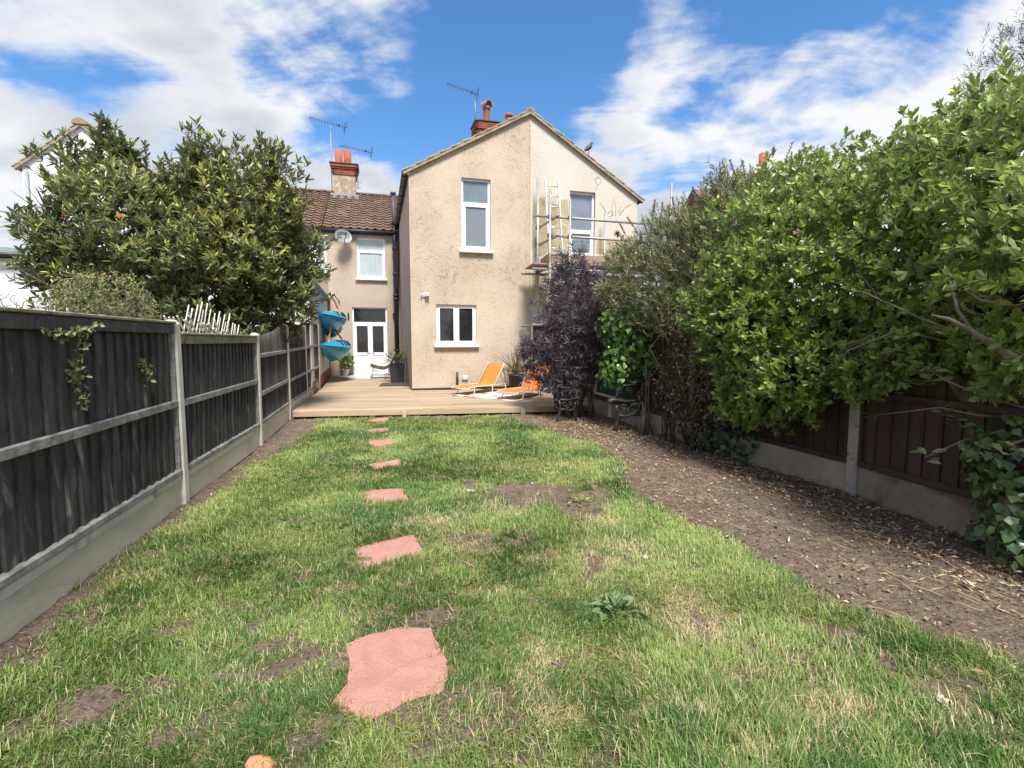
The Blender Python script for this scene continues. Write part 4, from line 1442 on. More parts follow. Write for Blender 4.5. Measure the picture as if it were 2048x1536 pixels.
# ================================================================== SCAFFOLD AND LADDER
def scaffold():
    di, do = -.28, -1.30
    s = empty('scaffold', HW(H(1075, 600, di)[0], di, 0), HA)
    tag(s, 'galvanised tube scaffold with plank platform against the cream wall', 'scaffolding')
    u0 = H(1075, 600, di)[0]
    def L_(u, d, z): return (u - u0, d - di, z)
    ua = u0; ub = H(1100, 440, do)[0]; uc = H(1140, 440, do)[0]; ud = uE + .30
    tub = .033
    def T(name, p, q, r=tub, m=m_steel):
        mb = MB(); mb.tube([p, q], r, 8); return mb.build(name, m, s)
    zt1 = H(1075, 355, di)[1]; zt2 = H(1100, 378, do)[1]; zt3 = H(1142, 400, do)[1]
    for (u, d, zt) in ((ua, di, zt1), (ua + 2.0, di, zt1 - .8), (ub, do, zt2), (uc + .0, do, zt3), (ud, do, H(1296, 362, do)[1]), (ud, di, 4.6)):
        T('standard', L_(u, d, -.02), L_(u, d, zt))
        mb = MB(); mb.box((-.075, -.075, -.02), (.075, .075, .0), Matrix.Translation(L_(u, d, 0.01))); mb.build('base_plate', m_steel, s)
    zp = H(1100, 523, do)[1]
    zg1 = H(1102, 433, do)[1]; zg2 = H(1102, 471, do)[1]
    for zg in (zg1, zg2):
        T('guard_rail', L_(H(1069, 433, do)[0] if zg is zg1 else ub - .05, do + .05, zg + .01), L_(ud + .15, do + .05, zg - .02))
        T('end_rail', L_(ua + .05, di + .12, zg - .05), L_(ub + .1, do - .35, zg - .05))
    for z in (zp - .13, 1.95, ):
        for (u, d0, d1) in ((ua + .05, di + .2, do - .3), (uc + .05, di + .2, do - .3), (ud - .05, di + .2, do - .3)):
            T('transom', L_(u, d0, z), L_(u, d1, z))
        T('ledger', L_(ua - .45, do + .05, z - .06), L_(ud + .2, do + .05, z - .06)); T('ledger', L_(ua - .45, di + .05, z - .06), L_(ud + .2, di + .05, z - .06))
    T('brace', L_(ub + .02, do - .04, zp - .2), L_(ua - .15, do - .04, 2.0)); T('brace', L_(ub, do - .05, zp - .15), L_(uc + .8, do - .05, zp - .55))
    w = .225
    for i in range(4):
        mb = MB(); y0 = do + .06 + i * .24 - di
        mb.box((-.42 + .02 * i, y0, zp - .075), (ud - u0 + .3, y0 + w, zp - .037), None, .004); mb.build('plank', m_scafb, s)
    for i in range(2):
        mb = MB(); y0 = do + .15 + i * .24 - di
        mb.box((-.2, y0, 1.96), (ud - u0 + .3, y0 + w, 2.0), None, .004); mb.build('plank', m_scafb, s)
    mb = MB(); mb.beam(L_(ub + .05, do + .02, zp + .09), L_(ud, do + .02, zp + .09), .035, .21); mb.build('toe_board', m_scafb, s)
    mb = MB(); mb.beam(L_(ua + .10, di, zp + .10), L_(ub - .02, do - .04, zp + .10), .035, .22); mb.build('toe_board', m_scafb, s)
    for (u, d, z) in [(ub, do, zg1), (ub, do, zg2), (uc, do, zg1), (uc, do, zg2), (ua, di, zg1 - .05), (ua, di, zg2 - .05), (ub, do, zp - .15), (ua, di, zp - .15)]:
        mb = MB(); mb.box((-.05, -.02, -.055), (.05, .07, .055), Matrix.Translation(L_(u, d, z)), .012); mb.build('coupler', mat('rusty_coupler', (.20, .17, .13), (.13, .10, .07), 9, .7, metal=.4), s)
    # ladder
    lt = H(1103, 364, -.25); lb = H(1113, 505, -.75)
    l = empty('ladder', HW(lb[0], -.75, zp), HA)
    tag(l, 'white aluminium ladder standing on the scaffold platform', 'ladder')
    zb = zp + .0; top = Vector((lt[0] - lb[0], .5, lt[1] - zb)); ax = top.normalized()
    for sx in (-.19, .19):
        mb = MB(); mb.beam(Vector((sx, 0, -.03)), top + Vector((sx, 0, .08)), .028, .065, up=(0, 1, 0)); mb.build('stile', m_alu, l)
    n = int(top.length / .27)
    for i in range(n):
        p = top * ((i + .6) / n)
        mb = MB(); mb.tube([p + Vector((-.185, 0, 0)), p + Vector((.185, 0, 0))], .017, 6); mb.build('rung', m_alu, l)


scaffold()


# ================================================================== FOLIAGE
def nrm(v):
    return v / (np.linalg.norm(v, axis=1, keepdims=True) + 1e-9)


def leaf_geo(Pb, D, Nn, L_, W_, kind='full', w1=.85, w2=.9, curl=.15, fold=.12):
    """leaf blades; returns verts (n,k,3), tris, quads pattern"""
    D = nrm(D); S = nrm(np.cross(D, Nn)); Nn = nrm(np.cross(S, D))
    L_ = L_[:, None]; W_ = W_[:, None]
    def pt(t, s, w):
        return Pb + D * L_ * t + S * (s * W_ * .5 * w) + Nn * (abs(s) * W_ * w * fold - L_ * curl * t * t)
    if kind == 'full':
        V = np.stack([pt(0, 0, 0), pt(.32, -1, w1), pt(.32, 0, 0), pt(.32, 1, w1), pt(.70, -1, w2), pt(.70, 0, 0), pt(.70, 1, w2), pt(1, 0, 0)], 1)
        tr = [[0, 2, 1], [0, 3, 2], [4, 5, 7], [5, 6, 7]]; qu = [[1, 2, 5, 4], [2, 3, 6, 5]]
    else:
        V = np.stack([pt(0, 0, 0), pt(.45, -1, 1), pt(.45, 1, 1), pt(1, 0, 0)], 1)
        tr = [[0, 3, 1], [0, 2, 3]]; qu = []
    return V, np.array(tr), np.array(qu).reshape(-1, 4)


class Foliage:
    def __init__(s):
        s.V, s.T, s.Q, s.A, s.n = [], [], [], [], 0

    def add(s, Pb, D, Nn, L_, W_, tint, **k):
        V, tr, qu = leaf_geo(Pb, D, Nn, L_, W_, **k)
        n, m = V.shape[:2]
        off = s.n + np.arange(n)[:, None, None] * m
        s.V.append(V.reshape(-1, 3)); s.T.append((off + tr[None]).reshape(-1, 3))
        if len(qu): s.Q.append((off + qu[None]).reshape(-1, 4))
        s.A.append(np.repeat(tint, m)); s.n += n * m

    def build(s, name, m, parent, origin=(0, 0, 0), kind='stuff'):
        V = np.concatenate(s.V) - np.array(origin)
        me = np_mesh(name, V, np.concatenate(s.T), np.concatenate(s.Q) if s.Q else None, {'tint': np.concatenate(s.A)}, False)
        me.materials.append(m)
        o = inst(name, me, parent)
        if kind: o['kind'] = kind
        return o


def shell(blobs, dens, rmin=.55, bias=2.2, squash=1.0, lump=.16):
    """points and outward directions through a crown made of several ellipsoids"""
    Ps, Ds = [], []
    C = np.array([b[:3] for b in blobs]); Rr = np.array([b[3] for b in blobs])
    Rz = np.array([b[4] if len(b) > 4 else b[3] for b in blobs])
    for i in range(len(blobs)):
        n = int(dens * 4 * pi * Rr[i] * (Rr[i] + Rz[i]) / 2)
        d = nrm(rng.normal(size=(n, 3)))
        k = 4 / max(Rr[i], .3)
        lum = 1 + lump * (np.sin(d[:, 0] * k * 1.7 + i) * np.sin(d[:, 1] * k * 2.1 + 2 * i) + np.sin(d[:, 2] * k * 1.9 + d[:, 0] * 3 + i))
        r = (rmin + (1.03 - rmin) * rng.random(n) ** (1 / bias)) * lum
        p = C[i] + d * np.stack([r * Rr[i], r * Rr[i], r * Rz[i]], 1)
        # thin out what is buried in other ellipsoids
        q = np.min(np.stack([np.sqrt((((p - C[j]) / np.array([Rr[j], Rr[j], Rz[j]])) ** 2).sum(1)) for j in range(len(blobs)) if j != i] or [np.full(n, 9.)]), 0)
        keep = (q > .72) | (rng.random(n) < .12)
        Ps.append(p[keep]); Ds.append(d[keep])
    return np.concatenate(Ps), np.concatenate(Ds)


def whorls(F, Pp, ax, k, L0, W0, tilt, tint, jit=.35, young=0.0, spread=0.0, **kw):
    """k leaves round each twig end"""
    n = len(Pp); ax = nrm(ax)
    h = nrm(np.cross(ax, rng.normal(size=(n, 3)))); g = np.cross(ax, h)
    for j in range(k):
        a = j * 2.4 + rng.uniform(-.5, .5, n); pr = h * np.cos(a)[:, None] + g * np.sin(a)[:, None]
        t = np.clip(rng.uniform(tilt[0], tilt[1], n) * (.55 + .45 * (j + 1) / k), .05, 2.6)
        D = ax * np.cos(t)[:, None] + pr * np.sin(t)[:, None] + rng.normal(0, jit * .3, (n, 3))
        Nn = ax * np.sin(t)[:, None] - pr * np.cos(t)[:, None] + rng.normal(0, jit, (n, 3))
        s = rng.uniform(.5, 1.3, n)
        base = Pp - ax * ((j / k) * spread)[:, None] if isinstance(spread, np.ndarray) else Pp - ax * (j / k * spread)
        tt = tint + rng.normal(0, .09, n) + young * (1 - j / k)
        tt = np.where(rng.random(n) < .012, 1.0, tt)
        F.add(base, D, Nn, L0 * s, W0 * s * rng.uniform(.8, 1.2, n), np.clip(tt, 0, 1), **kw)


def limbs(root, base, ends, m, r0, name='branch', origin=None, side=.2):
    o = Vector(root.location)
    for e in ends:
        a, b = Vector(base), Vector(e)
        pts = [a]
        for k in range(1, 6):
            t = k / 6
            q = a.lerp(b, t); q.z = a.z + (b.z - a.z) * (t ** .85)
            w = side * sin(pi * t)
            q += Vector((random.uniform(-w, w), random.uniform(-w, w), random.uniform(-w, w) * .5)); pts.append(q)
        pts.append(b)
        mb = MB(); mb.tube([p - o for p in pts], [r0 * (1 - .85 * i / 6) for i in range(7)], 7)
        mb.build(name, m, root)


def B(px, py, Y, r, rz=None):
    p = P(px, py, Y)
    return (p.x, p.y, p.z, r) + ((rz,) if rz else ())


UP = np.array([0, 0, 1.0])
m_bark = mat('bark', (.135, .105, .078), (.075, .058, .044), 9, .95, .9, 30, stretch=(1, 1, .25), c3=(.20, .18, .14), s3=3, t3=(.6, .75))
m_twig = mat('pale_twig', (.20, .165, .12), (.12, .096, .07), 14, .9, .4, 40)
m_darktwig = mat('dark_twig', (.085, .058, .042), (.05, .035, .027), 14, .9, .4, 40)


def bay_tree():
    bl = [B(310, 490, 8.7, 1.5), B(190, 490, 8.2, .86), B(450, 480, 9.0, 1.4), B(560, 500, 9.6, .80), B(250, 400, 8.3, .52), B(400, 390, 8.9, .52),
          B(535, 370, 9.3, .32, .75), B(560, 580, 9.6, .66), B(300, 600, 8.4, 1.05), B(430, 590, 9.0, 1.15), B(125, 470, 8.0, .42), B(115, 530, 8.0, .42), B(222, 310, 8.3, .22, .55), B(330, 385, 8.8, .35), B(395, 325, 8.9, .22, .5), B(255, 330, 8.4, .2, .4), B(150, 350, 8.2, .2, .45), B(445, 350, 9.0, .2, .4), B(570, 420, 9.4, .3, .5)]
    base = (-6.3, 8.9, 0)
    t = empty('evergreen_tree', base)
    tag(t, 'large dark green evergreen tree with upright leafy shoots behind the black fence', 'tree')
    limbs(t, base, [b[:3] for b in bl], m_bark, .085, 'branch', side=.3)
    mb = MB(); mb.tube([(0, 0, -.1), (.03, .02, .6), (-.05, 0, 1.3)], [.16, .13, .10], 10); mb.build('trunk', m_bark, t)
    F = Foliage()
    p, d = shell(bl, 98, .35, 1.7, lump=.24)
    ax = d * .55 + UP * .75 + rng.normal(0, .25, d.shape)
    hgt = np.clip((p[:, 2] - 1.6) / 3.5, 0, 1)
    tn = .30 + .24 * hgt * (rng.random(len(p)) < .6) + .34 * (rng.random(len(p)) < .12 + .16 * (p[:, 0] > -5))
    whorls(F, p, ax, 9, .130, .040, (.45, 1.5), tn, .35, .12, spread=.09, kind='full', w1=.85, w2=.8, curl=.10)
    # long shoots that break the outline
    for (px, py, Y, h) in ((215, 240, 8.3, .55), (245, 300, 8.3, .5), (200, 255, 8.2, .4), (400, 262, 8.9, .55), (368, 295, 8.9, .5), (440, 310, 9.0, .4), (520, 285, 9.3, .6), (548, 300, 9.3, .55), (290, 290, 8.6, .5), (480, 360, 9.2, .4), (140, 300, 8.0, .5), (60, 400, 8.0, .3), (75, 450, 8.0, .3), (60, 520, 8.0, .3), (320, 320, 8.7, .4),
                           (640, 560, 9.4, .3), (645, 470, 9.5, .3), (655, 545, 9.4, .3), (600, 430, 9.4, .35), (585, 400, 9.4, .35), (620, 640, 9.6, .3), (570, 640, 9.6, .35), (640, 500, 9.5, .3)):
        e = P(px, py, Y)
        m = int(16 * h / .5)
        tt = np.linspace(0, 1, m)
        lean = Vector((random.uniform(-.2, .2), random.uniform(-.2, .2), -1)) if px < 590 else Vector((-.8, .2, -.35))
        q = np.array([[e.x + lean.x * h * a, e.y + lean.y * h * a, e.z + lean.z * h * a] for a in tt])
        whorls(F, q, np.tile(-np.array(lean), (m, 1)) + rng.normal(0, .1, (m, 3)), 4, .10, .03, (.4, 1.1), np.full(m, .42 + random.uniform(-.1, .25)), .4, .1, kind='full', curl=.08)
        mb = MB(); mb.tube([Vector(q[0]) - Vector(base), Vector(q[-1]) - Vector(base)], [.004, .010], 5); mb.build('shoot', m_twig, t)
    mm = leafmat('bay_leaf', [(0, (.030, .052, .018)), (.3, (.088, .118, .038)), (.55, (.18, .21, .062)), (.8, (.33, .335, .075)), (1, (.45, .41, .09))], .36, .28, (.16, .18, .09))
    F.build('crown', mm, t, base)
    # a few orange seed clusters
    for (px, py, Y) in ((130, 432, 7.2), (240, 432, 7.2), (205, 552, 7.3), (530, 460, 8.7), (410, 425, 8.0)):
        e = P(px, py, Y) - Vector(base); mb = MB()
        for k in range(14):
            c = e + Vector([random.uniform(-.05, .05) for _ in range(3)]); mb.lathe([(.002, -.012), (.012, 0), (.002, .012)], 6, Matrix.Translation(c))
        mb.build('seed_cluster', mat('orange_seed', (.50, .20, .06), (.36, .13, .05), 9, .7), t)['kind'] = 'stuff'


bay_tree()


def hedge():
    bl = [B(1555, 490, 6.3, .80), B(1470, 620, 6.2, .60), B(1640, 560, 5.5, .85), B(1700, 475, 5.7, .72), B(1585, 745, 5.2, .42), B(1500, 745, 5.9, .40), B(1530, 650, 5.6, .5),
          B(1800, 440, 5.1, .74), B(1760, 540, 4.9, .70), B(1900, 410, 4.6, .76), B(1955, 350, 4.7, .64), B(2020, 385, 4.1, .74), B(1990, 500, 4.1, .6), B(1870, 520, 4.4, .55), B(1690, 680, 4.9, .40),
          B(2100, 430, 3.5, .75), B(2180, 330, 3.5, .66), B(2040, 320, 4.2, .55), B(2250, 500, 2.9, .7), B(1610, 395, 6.4, .5), B(1540, 560, 5.8, .5), B(1900, 590, 4.0, .42), B(1800, 620, 4.4, .40), B(2030, 610, 3.5, .36), B(1960, 640, 4.0, .3), B(2100, 560, 3.3, .5), B(1485, 800, 5.85, .30), B(1540, 800, 5.4, .30), B(1600, 775, 5.0, .32), B(1660, 735, 4.75, .28), B(1500, 845, 5.7, .18), B(1440, 700, 6.3, .3), B(1720, 755, 4.45, .2), B(1790, 715, 4.15, .22), B(1865, 690, 3.85, .22), B(1950, 705, 3.6, .18), B(2025, 740, 3.25, .2), B(2040, 660, 3.3, .25)]
    base = (3.75, 4.3, 0)
    t = empty('evergreen_hedge', base)
    tag(t, 'tall glossy bright green evergreen hedge overhanging the brown fence', 'hedge')
    F = Foliage()
    p, d = shell(bl, 138, .48, 1.9, lump=.22)
    sel = p[:, 2] > .5; p, d = p[sel], d[sel]
    ax = d * .75 + UP * .5 + rng.normal(0, .28, d.shape)
    lit = np.clip(.25 + .5 * d[:, 2] + .15 * rng.normal(size=len(d)), 0, 1)  # leaves facing up get a lighter tint: light from above put into the colour
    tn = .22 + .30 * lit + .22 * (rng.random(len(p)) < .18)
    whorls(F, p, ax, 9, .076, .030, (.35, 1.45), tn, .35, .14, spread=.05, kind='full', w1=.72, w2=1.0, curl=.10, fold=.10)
    # upright shoots along the top edge
    for (px, py, Y) in ((1600, 365, 6.4), (1650, 345, 6.2), (1690, 320, 5.8), (1720, 350, 5.6), (1755, 300, 5.4), (1790, 260, 5.2), (1830, 255, 5.1), (1865, 250, 5.0), (1880, 230, 4.9), (1915, 200, 4.8), (1960, 195, 4.7), (2000, 175, 4.4), (2035, 160, 4.2), (1740, 330, 5.5), (1850, 290, 5.0)):
        e = P(px, py, Y); m = 14; h = .35
        q = np.array([[e.x + .1 * a * h, e.y, e.z - a * h] for a in np.linspace(0, 1, m)])
        whorls(F, q, np.tile(UP, (m, 1)) + rng.normal(0, .15, (m, 3)), 4, .075, .03, (.4, 1.2), np.full(m, .5), .4, .15, kind='full', w1=.72, w2=1.0)
        mb = MB(); mb.tube([Vector(q[0]) - Vector(base), Vector(q[-1]) - Vector(base)], [.004, .008], 5); mb.build('shoot', m_twig, t)
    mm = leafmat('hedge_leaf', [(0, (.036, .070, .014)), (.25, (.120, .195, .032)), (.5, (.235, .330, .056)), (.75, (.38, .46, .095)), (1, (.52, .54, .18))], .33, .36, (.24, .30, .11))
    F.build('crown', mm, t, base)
    limbs(t, base, [b[:3] for b in bl if b[2] > 2.3], m_bark, .05, 'branch', side=.25)
    # thick leaning trunks seen below the canopy
    def tr(pts, r, m=m_bark, nm='trunk'):
        mb = MB(); mb.tube([P(*q) - Vector(base) for q in pts], r, 10); mb.build(nm, m, t)
    tr([(2120, 1080, 3.55), (2050, 960, 3.6), (1965, 835, 3.75), (1885, 725, 3.95), (1858, 650, 4.2), (1900, 560, 4.4)], [.065, .06, .055, .05, .042, .03])
    tr([(1885, 725, 3.95), (1930, 660, 4.1), (1960, 600, 4.3)], [.04, .035, .03])
    tr([(2130, 790, 2.9), (2048, 728, 3.0), (1985, 690, 3.1), (1940, 660, 3.15), (1898, 638, 3.2), (1862, 630, 3.25)], [.034, .028, .022, .017, .012, .005], m_twig, 'broken_branch')
    tr([(1956, 678, 3.13), (1915, 620, 3.2), (1900, 560, 3.4)], [.012, .01, .007], m_twig, 'broken_branch')
    for pts in ([(1990, 690, 3.5), (1850, 640, 3.6), (1740, 590, 4.0), (1715, 580, 4.1)], [(1960, 700, 3.6), (1800, 660, 3.9), (1700, 700, 4.3), (1640, 745, 4.6)], [(2048, 815, 3.3), (1960, 790, 3.4), (1890, 760, 3.6), (1860, 740, 3.7)],
                [(2048, 838, 3.4), (1950, 830, 3.5), (1880, 815, 3.7), (1740, 832, 4.3)], [(1810, 690, 3.9), (1770, 715, 4.1), (1745, 760, 4.4)], [(1820, 690, 3.9), (1850, 730, 3.9), (1870, 770, 3.8)], [(1620, 690, 4.9), (1560, 715, 5.1), (1520, 700, 5.3)],
                [(2010, 860, 3.4), (1930, 880, 3.5), (1850, 915, 3.6)], [(2048, 615, 3.0), (1960, 600, 3.1), (1930, 580, 3.2)], [(1760, 600, 4.2), (1730, 560, 4.4), (1715, 540, 4.5)], [(1900, 700, 3.9), (1780, 650, 4.1), (1650, 720, 4.6)], [(1990, 900, 3.3), (2048, 880, 3.1)]):
        tr(pts, [.009, .008, .006, .004][:len(pts)], m_twig, 'twig')
    # separate leaves on the near sprigs
    lv = np_leaf('leaf', .075, .036, m_near, .0); lv2 = np_leaf('leaf', .08, .042, m_near2, .0)
    for (px, py, Y, k, pale) in ((1660, 745, 4.6, 7, 1), (1700, 735, 4.5, 8, 1), (1720, 750, 4.45, 6, 1), (1640, 690, 4.8, 6, 1), (1830, 735, 3.8, 8, 1), (1855, 745, 3.75, 8, 1), (1870, 765, 3.7, 7, 1), (1845, 765, 3.8, 7, 0), (1905, 835, 3.5, 7, 0), (1885, 820, 3.55, 6, 0), (1925, 850, 3.45, 6, 0),
                                 (1950, 915, 3.4, 6, 1), (1965, 905, 3.4, 5, 1), (1985, 600, 3.1, 4, 1), (2020, 605, 3.0, 4, 1), (1855, 590, 3.6, 6, 1), (1870, 585, 3.6, 5, 1), (1720, 640, 4.3, 7, 0), (1740, 665, 4.3, 7, 0), (1990, 790, 3.3, 3, 1), (2030, 850, 3.1, 6, 0), (2020, 900, 3.1, 6, 1), (1735, 790, 4.35, 8, 0), (1700, 800, 4.5, 7, 0), (1750, 770, 4.35, 6, 0), (1780, 790, 4.2, 5, 0), (1715, 582, 4.1, 7, 0), (1640, 742, 4.6, 8, 1), (1862, 742, 3.7, 7, 1), (1742, 832, 4.3, 7, 0), (1745, 762, 4.4, 7, 1), (1522, 700, 5.3, 7, 0), (1852, 913, 3.6, 6, 1), (1932, 580, 3.2, 6, 1), (1652, 722, 4.6, 7, 0), (1780, 660, 4.1, 7, 0), (1690, 690, 4.4, 7, 1), (1600, 700, 5.0, 7, 0)):
        c = P(px, py, Y) - Vector(base)
        for i in range(k):
            a = i * 2.4 + random.random(); tl = random.uniform(.5, 1.5)
            dv = Vector((cos(a) * sin(tl), sin(a) * sin(tl) - .25, cos(tl) * .5 - .1)).normalized()
            ob = inst('leaf', lv2 if pale else lv, t, c + dv * .012 + Vector((random.uniform(-.03, .03), random.uniform(-.03, .03), random.uniform(-.03, .03))))
            ob.rotation_euler = dv.to_track_quat('Y', 'Z').to_euler(); ob.scale = (random.uniform(.75, 1.15),) * 3
            ob.rotation_euler.rotate_axis('Y', random.uniform(-.9, .9))


def np_leaf(name, L_, W_, m, _):
    V, tr, qu = leaf_geo(np.zeros((1, 3)), np.array([[0, 1., 0]]), np.array([[0, 0, 1.]]), np.array([L_]), np.array([W_]), w1=.72, w2=1.0, curl=.12)
    me = np_mesh(name, V[0], tr, qu, {'tint': np.full(8, .5)}); me.materials.append(m)
    return me


m_near = leafmat('near_leaf', [(0, (.06, .13, .03)), (1, (.17, .26, .06))], .32, .2, (.15, .20, .08))
m_near2 = leafmat('pale_leaf', [(0, (.17, .22, .08)), (1, (.33, .37, .17))], .35, .2, (.30, .33, .17))
hedge()


def elder():
    bl = [B(1150, 540, 10.0, .34, .42), B(1135, 620, 9.8, .52), B(1150, 700, 9.7, .62), B(1105, 730, 9.6, .32), B(1185, 690, 9.6, .46), B(1082, 690, 9.7, .22), B(1195, 580, 9.8, .38), B(1120, 570, 9.9, .3), B(1085, 765, 9.7, .18), B(1062, 700, 9.8, .24), B(1215, 640, 9.7, .34), B(1060, 745, 9.8, .18), B(1205, 730, 9.5, .3), B(1170, 640, 9.5, .5), B(1130, 760, 9.5, .35)]
    g = G(1155, 836); base = (g.x, g.y, 0)
    t = empty('purple_shrub', base)
    tag(t, 'dark purple lacy leaved shrub between the loungers and the ivy', 'shrub')
    F = Foliage()
    p, d = shell(bl, 95, .45, 1.9, lump=.28)
    ax = d * .8 + UP * .15 + rng.normal(0, .35, d.shape)
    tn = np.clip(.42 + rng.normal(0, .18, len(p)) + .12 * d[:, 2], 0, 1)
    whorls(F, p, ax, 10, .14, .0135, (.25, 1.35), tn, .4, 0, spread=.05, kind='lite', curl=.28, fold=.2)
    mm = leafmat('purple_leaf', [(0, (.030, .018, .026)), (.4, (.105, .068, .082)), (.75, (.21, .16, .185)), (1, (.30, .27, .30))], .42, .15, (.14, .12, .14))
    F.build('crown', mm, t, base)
    for (dx, dy, top) in ((0, 0, bl[1]), (.12, .1, bl[2]), (-.16, .05, bl[3]), (.22, -.05, bl[4]), (-.05, .12, bl[0])):
        limbs(t, (base[0] + dx, base[1] + dy, -.05), [top[:3]], m_bark, .05, 'stem', side=.12)


elder()


def bottlebrush():
    bl = [B(1300, 560, 8.3, .66), B(1395, 530, 7.6, .72), B(1475, 455, 7.2, .62), B(1540, 405, 7.0, .48), B(1335, 480, 8.2, .50), B(1255, 520, 8.6, .40), B(1425, 625, 6.8, .46), B(1270, 615, 8.2, .42), B(1225, 580, 8.6, .30), B(1500, 520, 6.7, .50), B(1340, 620, 7.6, .42), B(1450, 380, 7.3, .34), B(1590, 380, 7.0, .34), B(1400, 455, 7.6, .45)]
    g = G(1300, 862); base = (g.x + .3, g.y + .2, 0)
    t = empty('bottlebrush_shrub', base)
    tag(t, 'olive grey bottlebrush bush with spiky shoots rising beside the gable', 'shrub')
    F = Foliage()
    p, d = shell(bl, 175, .42, 1.8, lump=.2)
    ax = d * .6 + UP * .6 + np.array([-.15, -.1, 0]) + rng.normal(0, .35, d.shape)
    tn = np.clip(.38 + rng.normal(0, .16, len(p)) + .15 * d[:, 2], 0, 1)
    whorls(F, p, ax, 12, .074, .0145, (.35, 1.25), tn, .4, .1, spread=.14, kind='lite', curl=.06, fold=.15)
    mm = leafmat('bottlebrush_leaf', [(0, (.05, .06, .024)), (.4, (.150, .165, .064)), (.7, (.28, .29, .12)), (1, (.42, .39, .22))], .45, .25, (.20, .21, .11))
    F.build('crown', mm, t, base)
    limbs(t, base, [b[:3] for b in bl], m_bark, .05, 'branch', side=.25)
    mb = MB(); mb.tube([(0, 0, -.1), (-.02, .02, .5), (.05, 0, 1.1)], [.075, .06, .05], 9); mb.build('trunk', m_bark, t)
    # woody seed spikes standing above the crown
    for i, (px, py, Y, h, a) in enumerate(((1585, 285, 7.3, .45, .35), (1460, 320, 7.9, .26, -.35), (1485, 322, 7.8, .25, -.2), (1385, 375, 8.3, .28, -.6), (1590, 330, 7.3, .25, .5), (1425, 365, 8.0, .22, -.1), (1440, 385, 8.0, .2, -.3), (1310, 400, 8.7, .2, .1), (1325, 405, 8.7, .22, .05), (1345, 395, 8.6, .2, -.2), (1365, 405, 8.6, .22, -.3), (1240, 448, 9.0, .2, -.5), (1255, 435, 9.0, .2, -.6), (1285, 440, 8.9, .2, -.4), (1232, 485, 9.1, .18, -.9), (1555, 325, 7.4, .22, .2), (1520, 345, 7.6, .2, 0), (1570, 345, 7.4, .25, .3), (1500, 355, 7.7, .2, -.2), (1605, 300, 7.3, .3, .6), (1410, 420, 8.1, .22, -.4))):
        e = P(px, py, Y) - Vector(base); ax_ = Vector((sin(a), 0, cos(a)))
        mb = MB(); mb.tube([e - ax_ * (h + .35), e - ax_ * h * .5, e], [.007, .006, .003], 5)
        for k in range(26):
            q = e - ax_ * (h * k / 26); w = k * 2.4
            sd_ = Vector((cos(w), sin(w), .25)); sd_.normalize(); mb.tube([q, q + sd_ * .028 + ax_ * .012], [.007, .004], 4)
        mb.build('seed_spike', mat('spike', (.17, .125, .095), (.10, .075, .058), 14, .9), t)
    e = P(1234, 468, 9.05) - Vector(base); mb = MB()
    for k in range(60):
        dv = Vector([random.gauss(0, 1) for _ in range(3)]).normalized(); mb.tube([e, e + dv * .07], [.006, .003], 3)
    mb.build('red_flower', mat('red_flower', (.45, .03, .02), (.33, .02, .02), 8, .6), t)


bottlebrush()


def ivy(name, label, bl, base, dens, L0, m, cat='ivy', seedtint=.4):
    t = empty(name, base); tag(t, label, cat)
    F = Foliage()
    p, d = shell(bl, dens, .7, 3, lump=.15)
    sel = p[:, 2] > .02; p, d = p[sel], d[sel]
    n = len(p)
    Dn = np.array([0, 0, -1.0]) + d * .35 + rng.normal(0, .45, (n, 3))
    Nn = d + UP * .45 + rng.normal(0, .35, (n, 3))
    s = rng.uniform(.6, 1.25, n)
    F.add(p, Dn, Nn, L0 * s, L0 * s * 1.0, np.clip(seedtint + rng.normal(0, .17, n) + .2 * d[:, 2], 0, 1), kind='full', w1=1.0, w2=.55, curl=.15, fold=.08)
    F.build('leaves', m, t, base)
    return t


m_ivy = leafmat('ivy_leaf', [(0, (.03, .075, .018)), (.35, (.085, .175, .034)), (.65, (.18, .30, .06)), (1, (.36, .45, .12))], .34, .28, (.12, .18, .07))
m_ivyd = leafmat('dark_ivy_leaf', [(0, (.018, .042, .016)), (.5, (.045, .09, .03)), (1, (.12, .185, .055))], .35, .12, (.07, .10, .05))
g = G(1284, 868)
iv = ivy('ivy', 'bright green ivy mass hanging over the chalkboard', [B(1262, 670, 8.45, .44, .55), B(1240, 730, 8.4, .32, .4), B(1297, 715, 8.3, .32, .4), B(1330, 615, 7.8, .24), B(1365, 610, 7.5, .22), B(1230, 650, 8.5, .28)], (g.x, g.y, 0), 300, .085, m_ivy)
limbs(iv, (g.x, g.y, -.05), [P(1275, 760, 8.7), P(1300, 700, 8.8)], m_bark, .055, 'stem', side=.05)
limbs(iv, (g.x + .1, g.y + .03, -.05), [P(1262, 690, 8.7)], m_twig, .02, 'stem', side=.05)
g = G(1450, 905)
ivy('ivy', 'dark ivy creeping up the fence foot beside the concrete gravel board', [B(1460, 860, 6.4, .28, .3), B(1500, 880, 6.1, .20, .2), B(1420, 870, 6.7, .22, .28), B(1490, 930, 5.9, .10, .06), B(1520, 945, 5.75, .09, .05), B(1390, 850, 7.0, .2, .3)], (g.x, g.y, 0), 330, .062, m_ivyd)
g = G(2030, 1110)
ivy('ivy', 'broad leaved ivy at the foot of the trunk by the picture edge', [B(2020, 900, 3.35, .22, .25), B(2040, 1010, 3.2, .2, .28), B(2060, 1080, 3.1, .18, .2), B(1960, 1060, 3.5, .07, .09), B(1985, 960, 3.4, .12, .14)], (g.x, g.y, 0), 330, .07, m_ivyd, seedtint=.55)


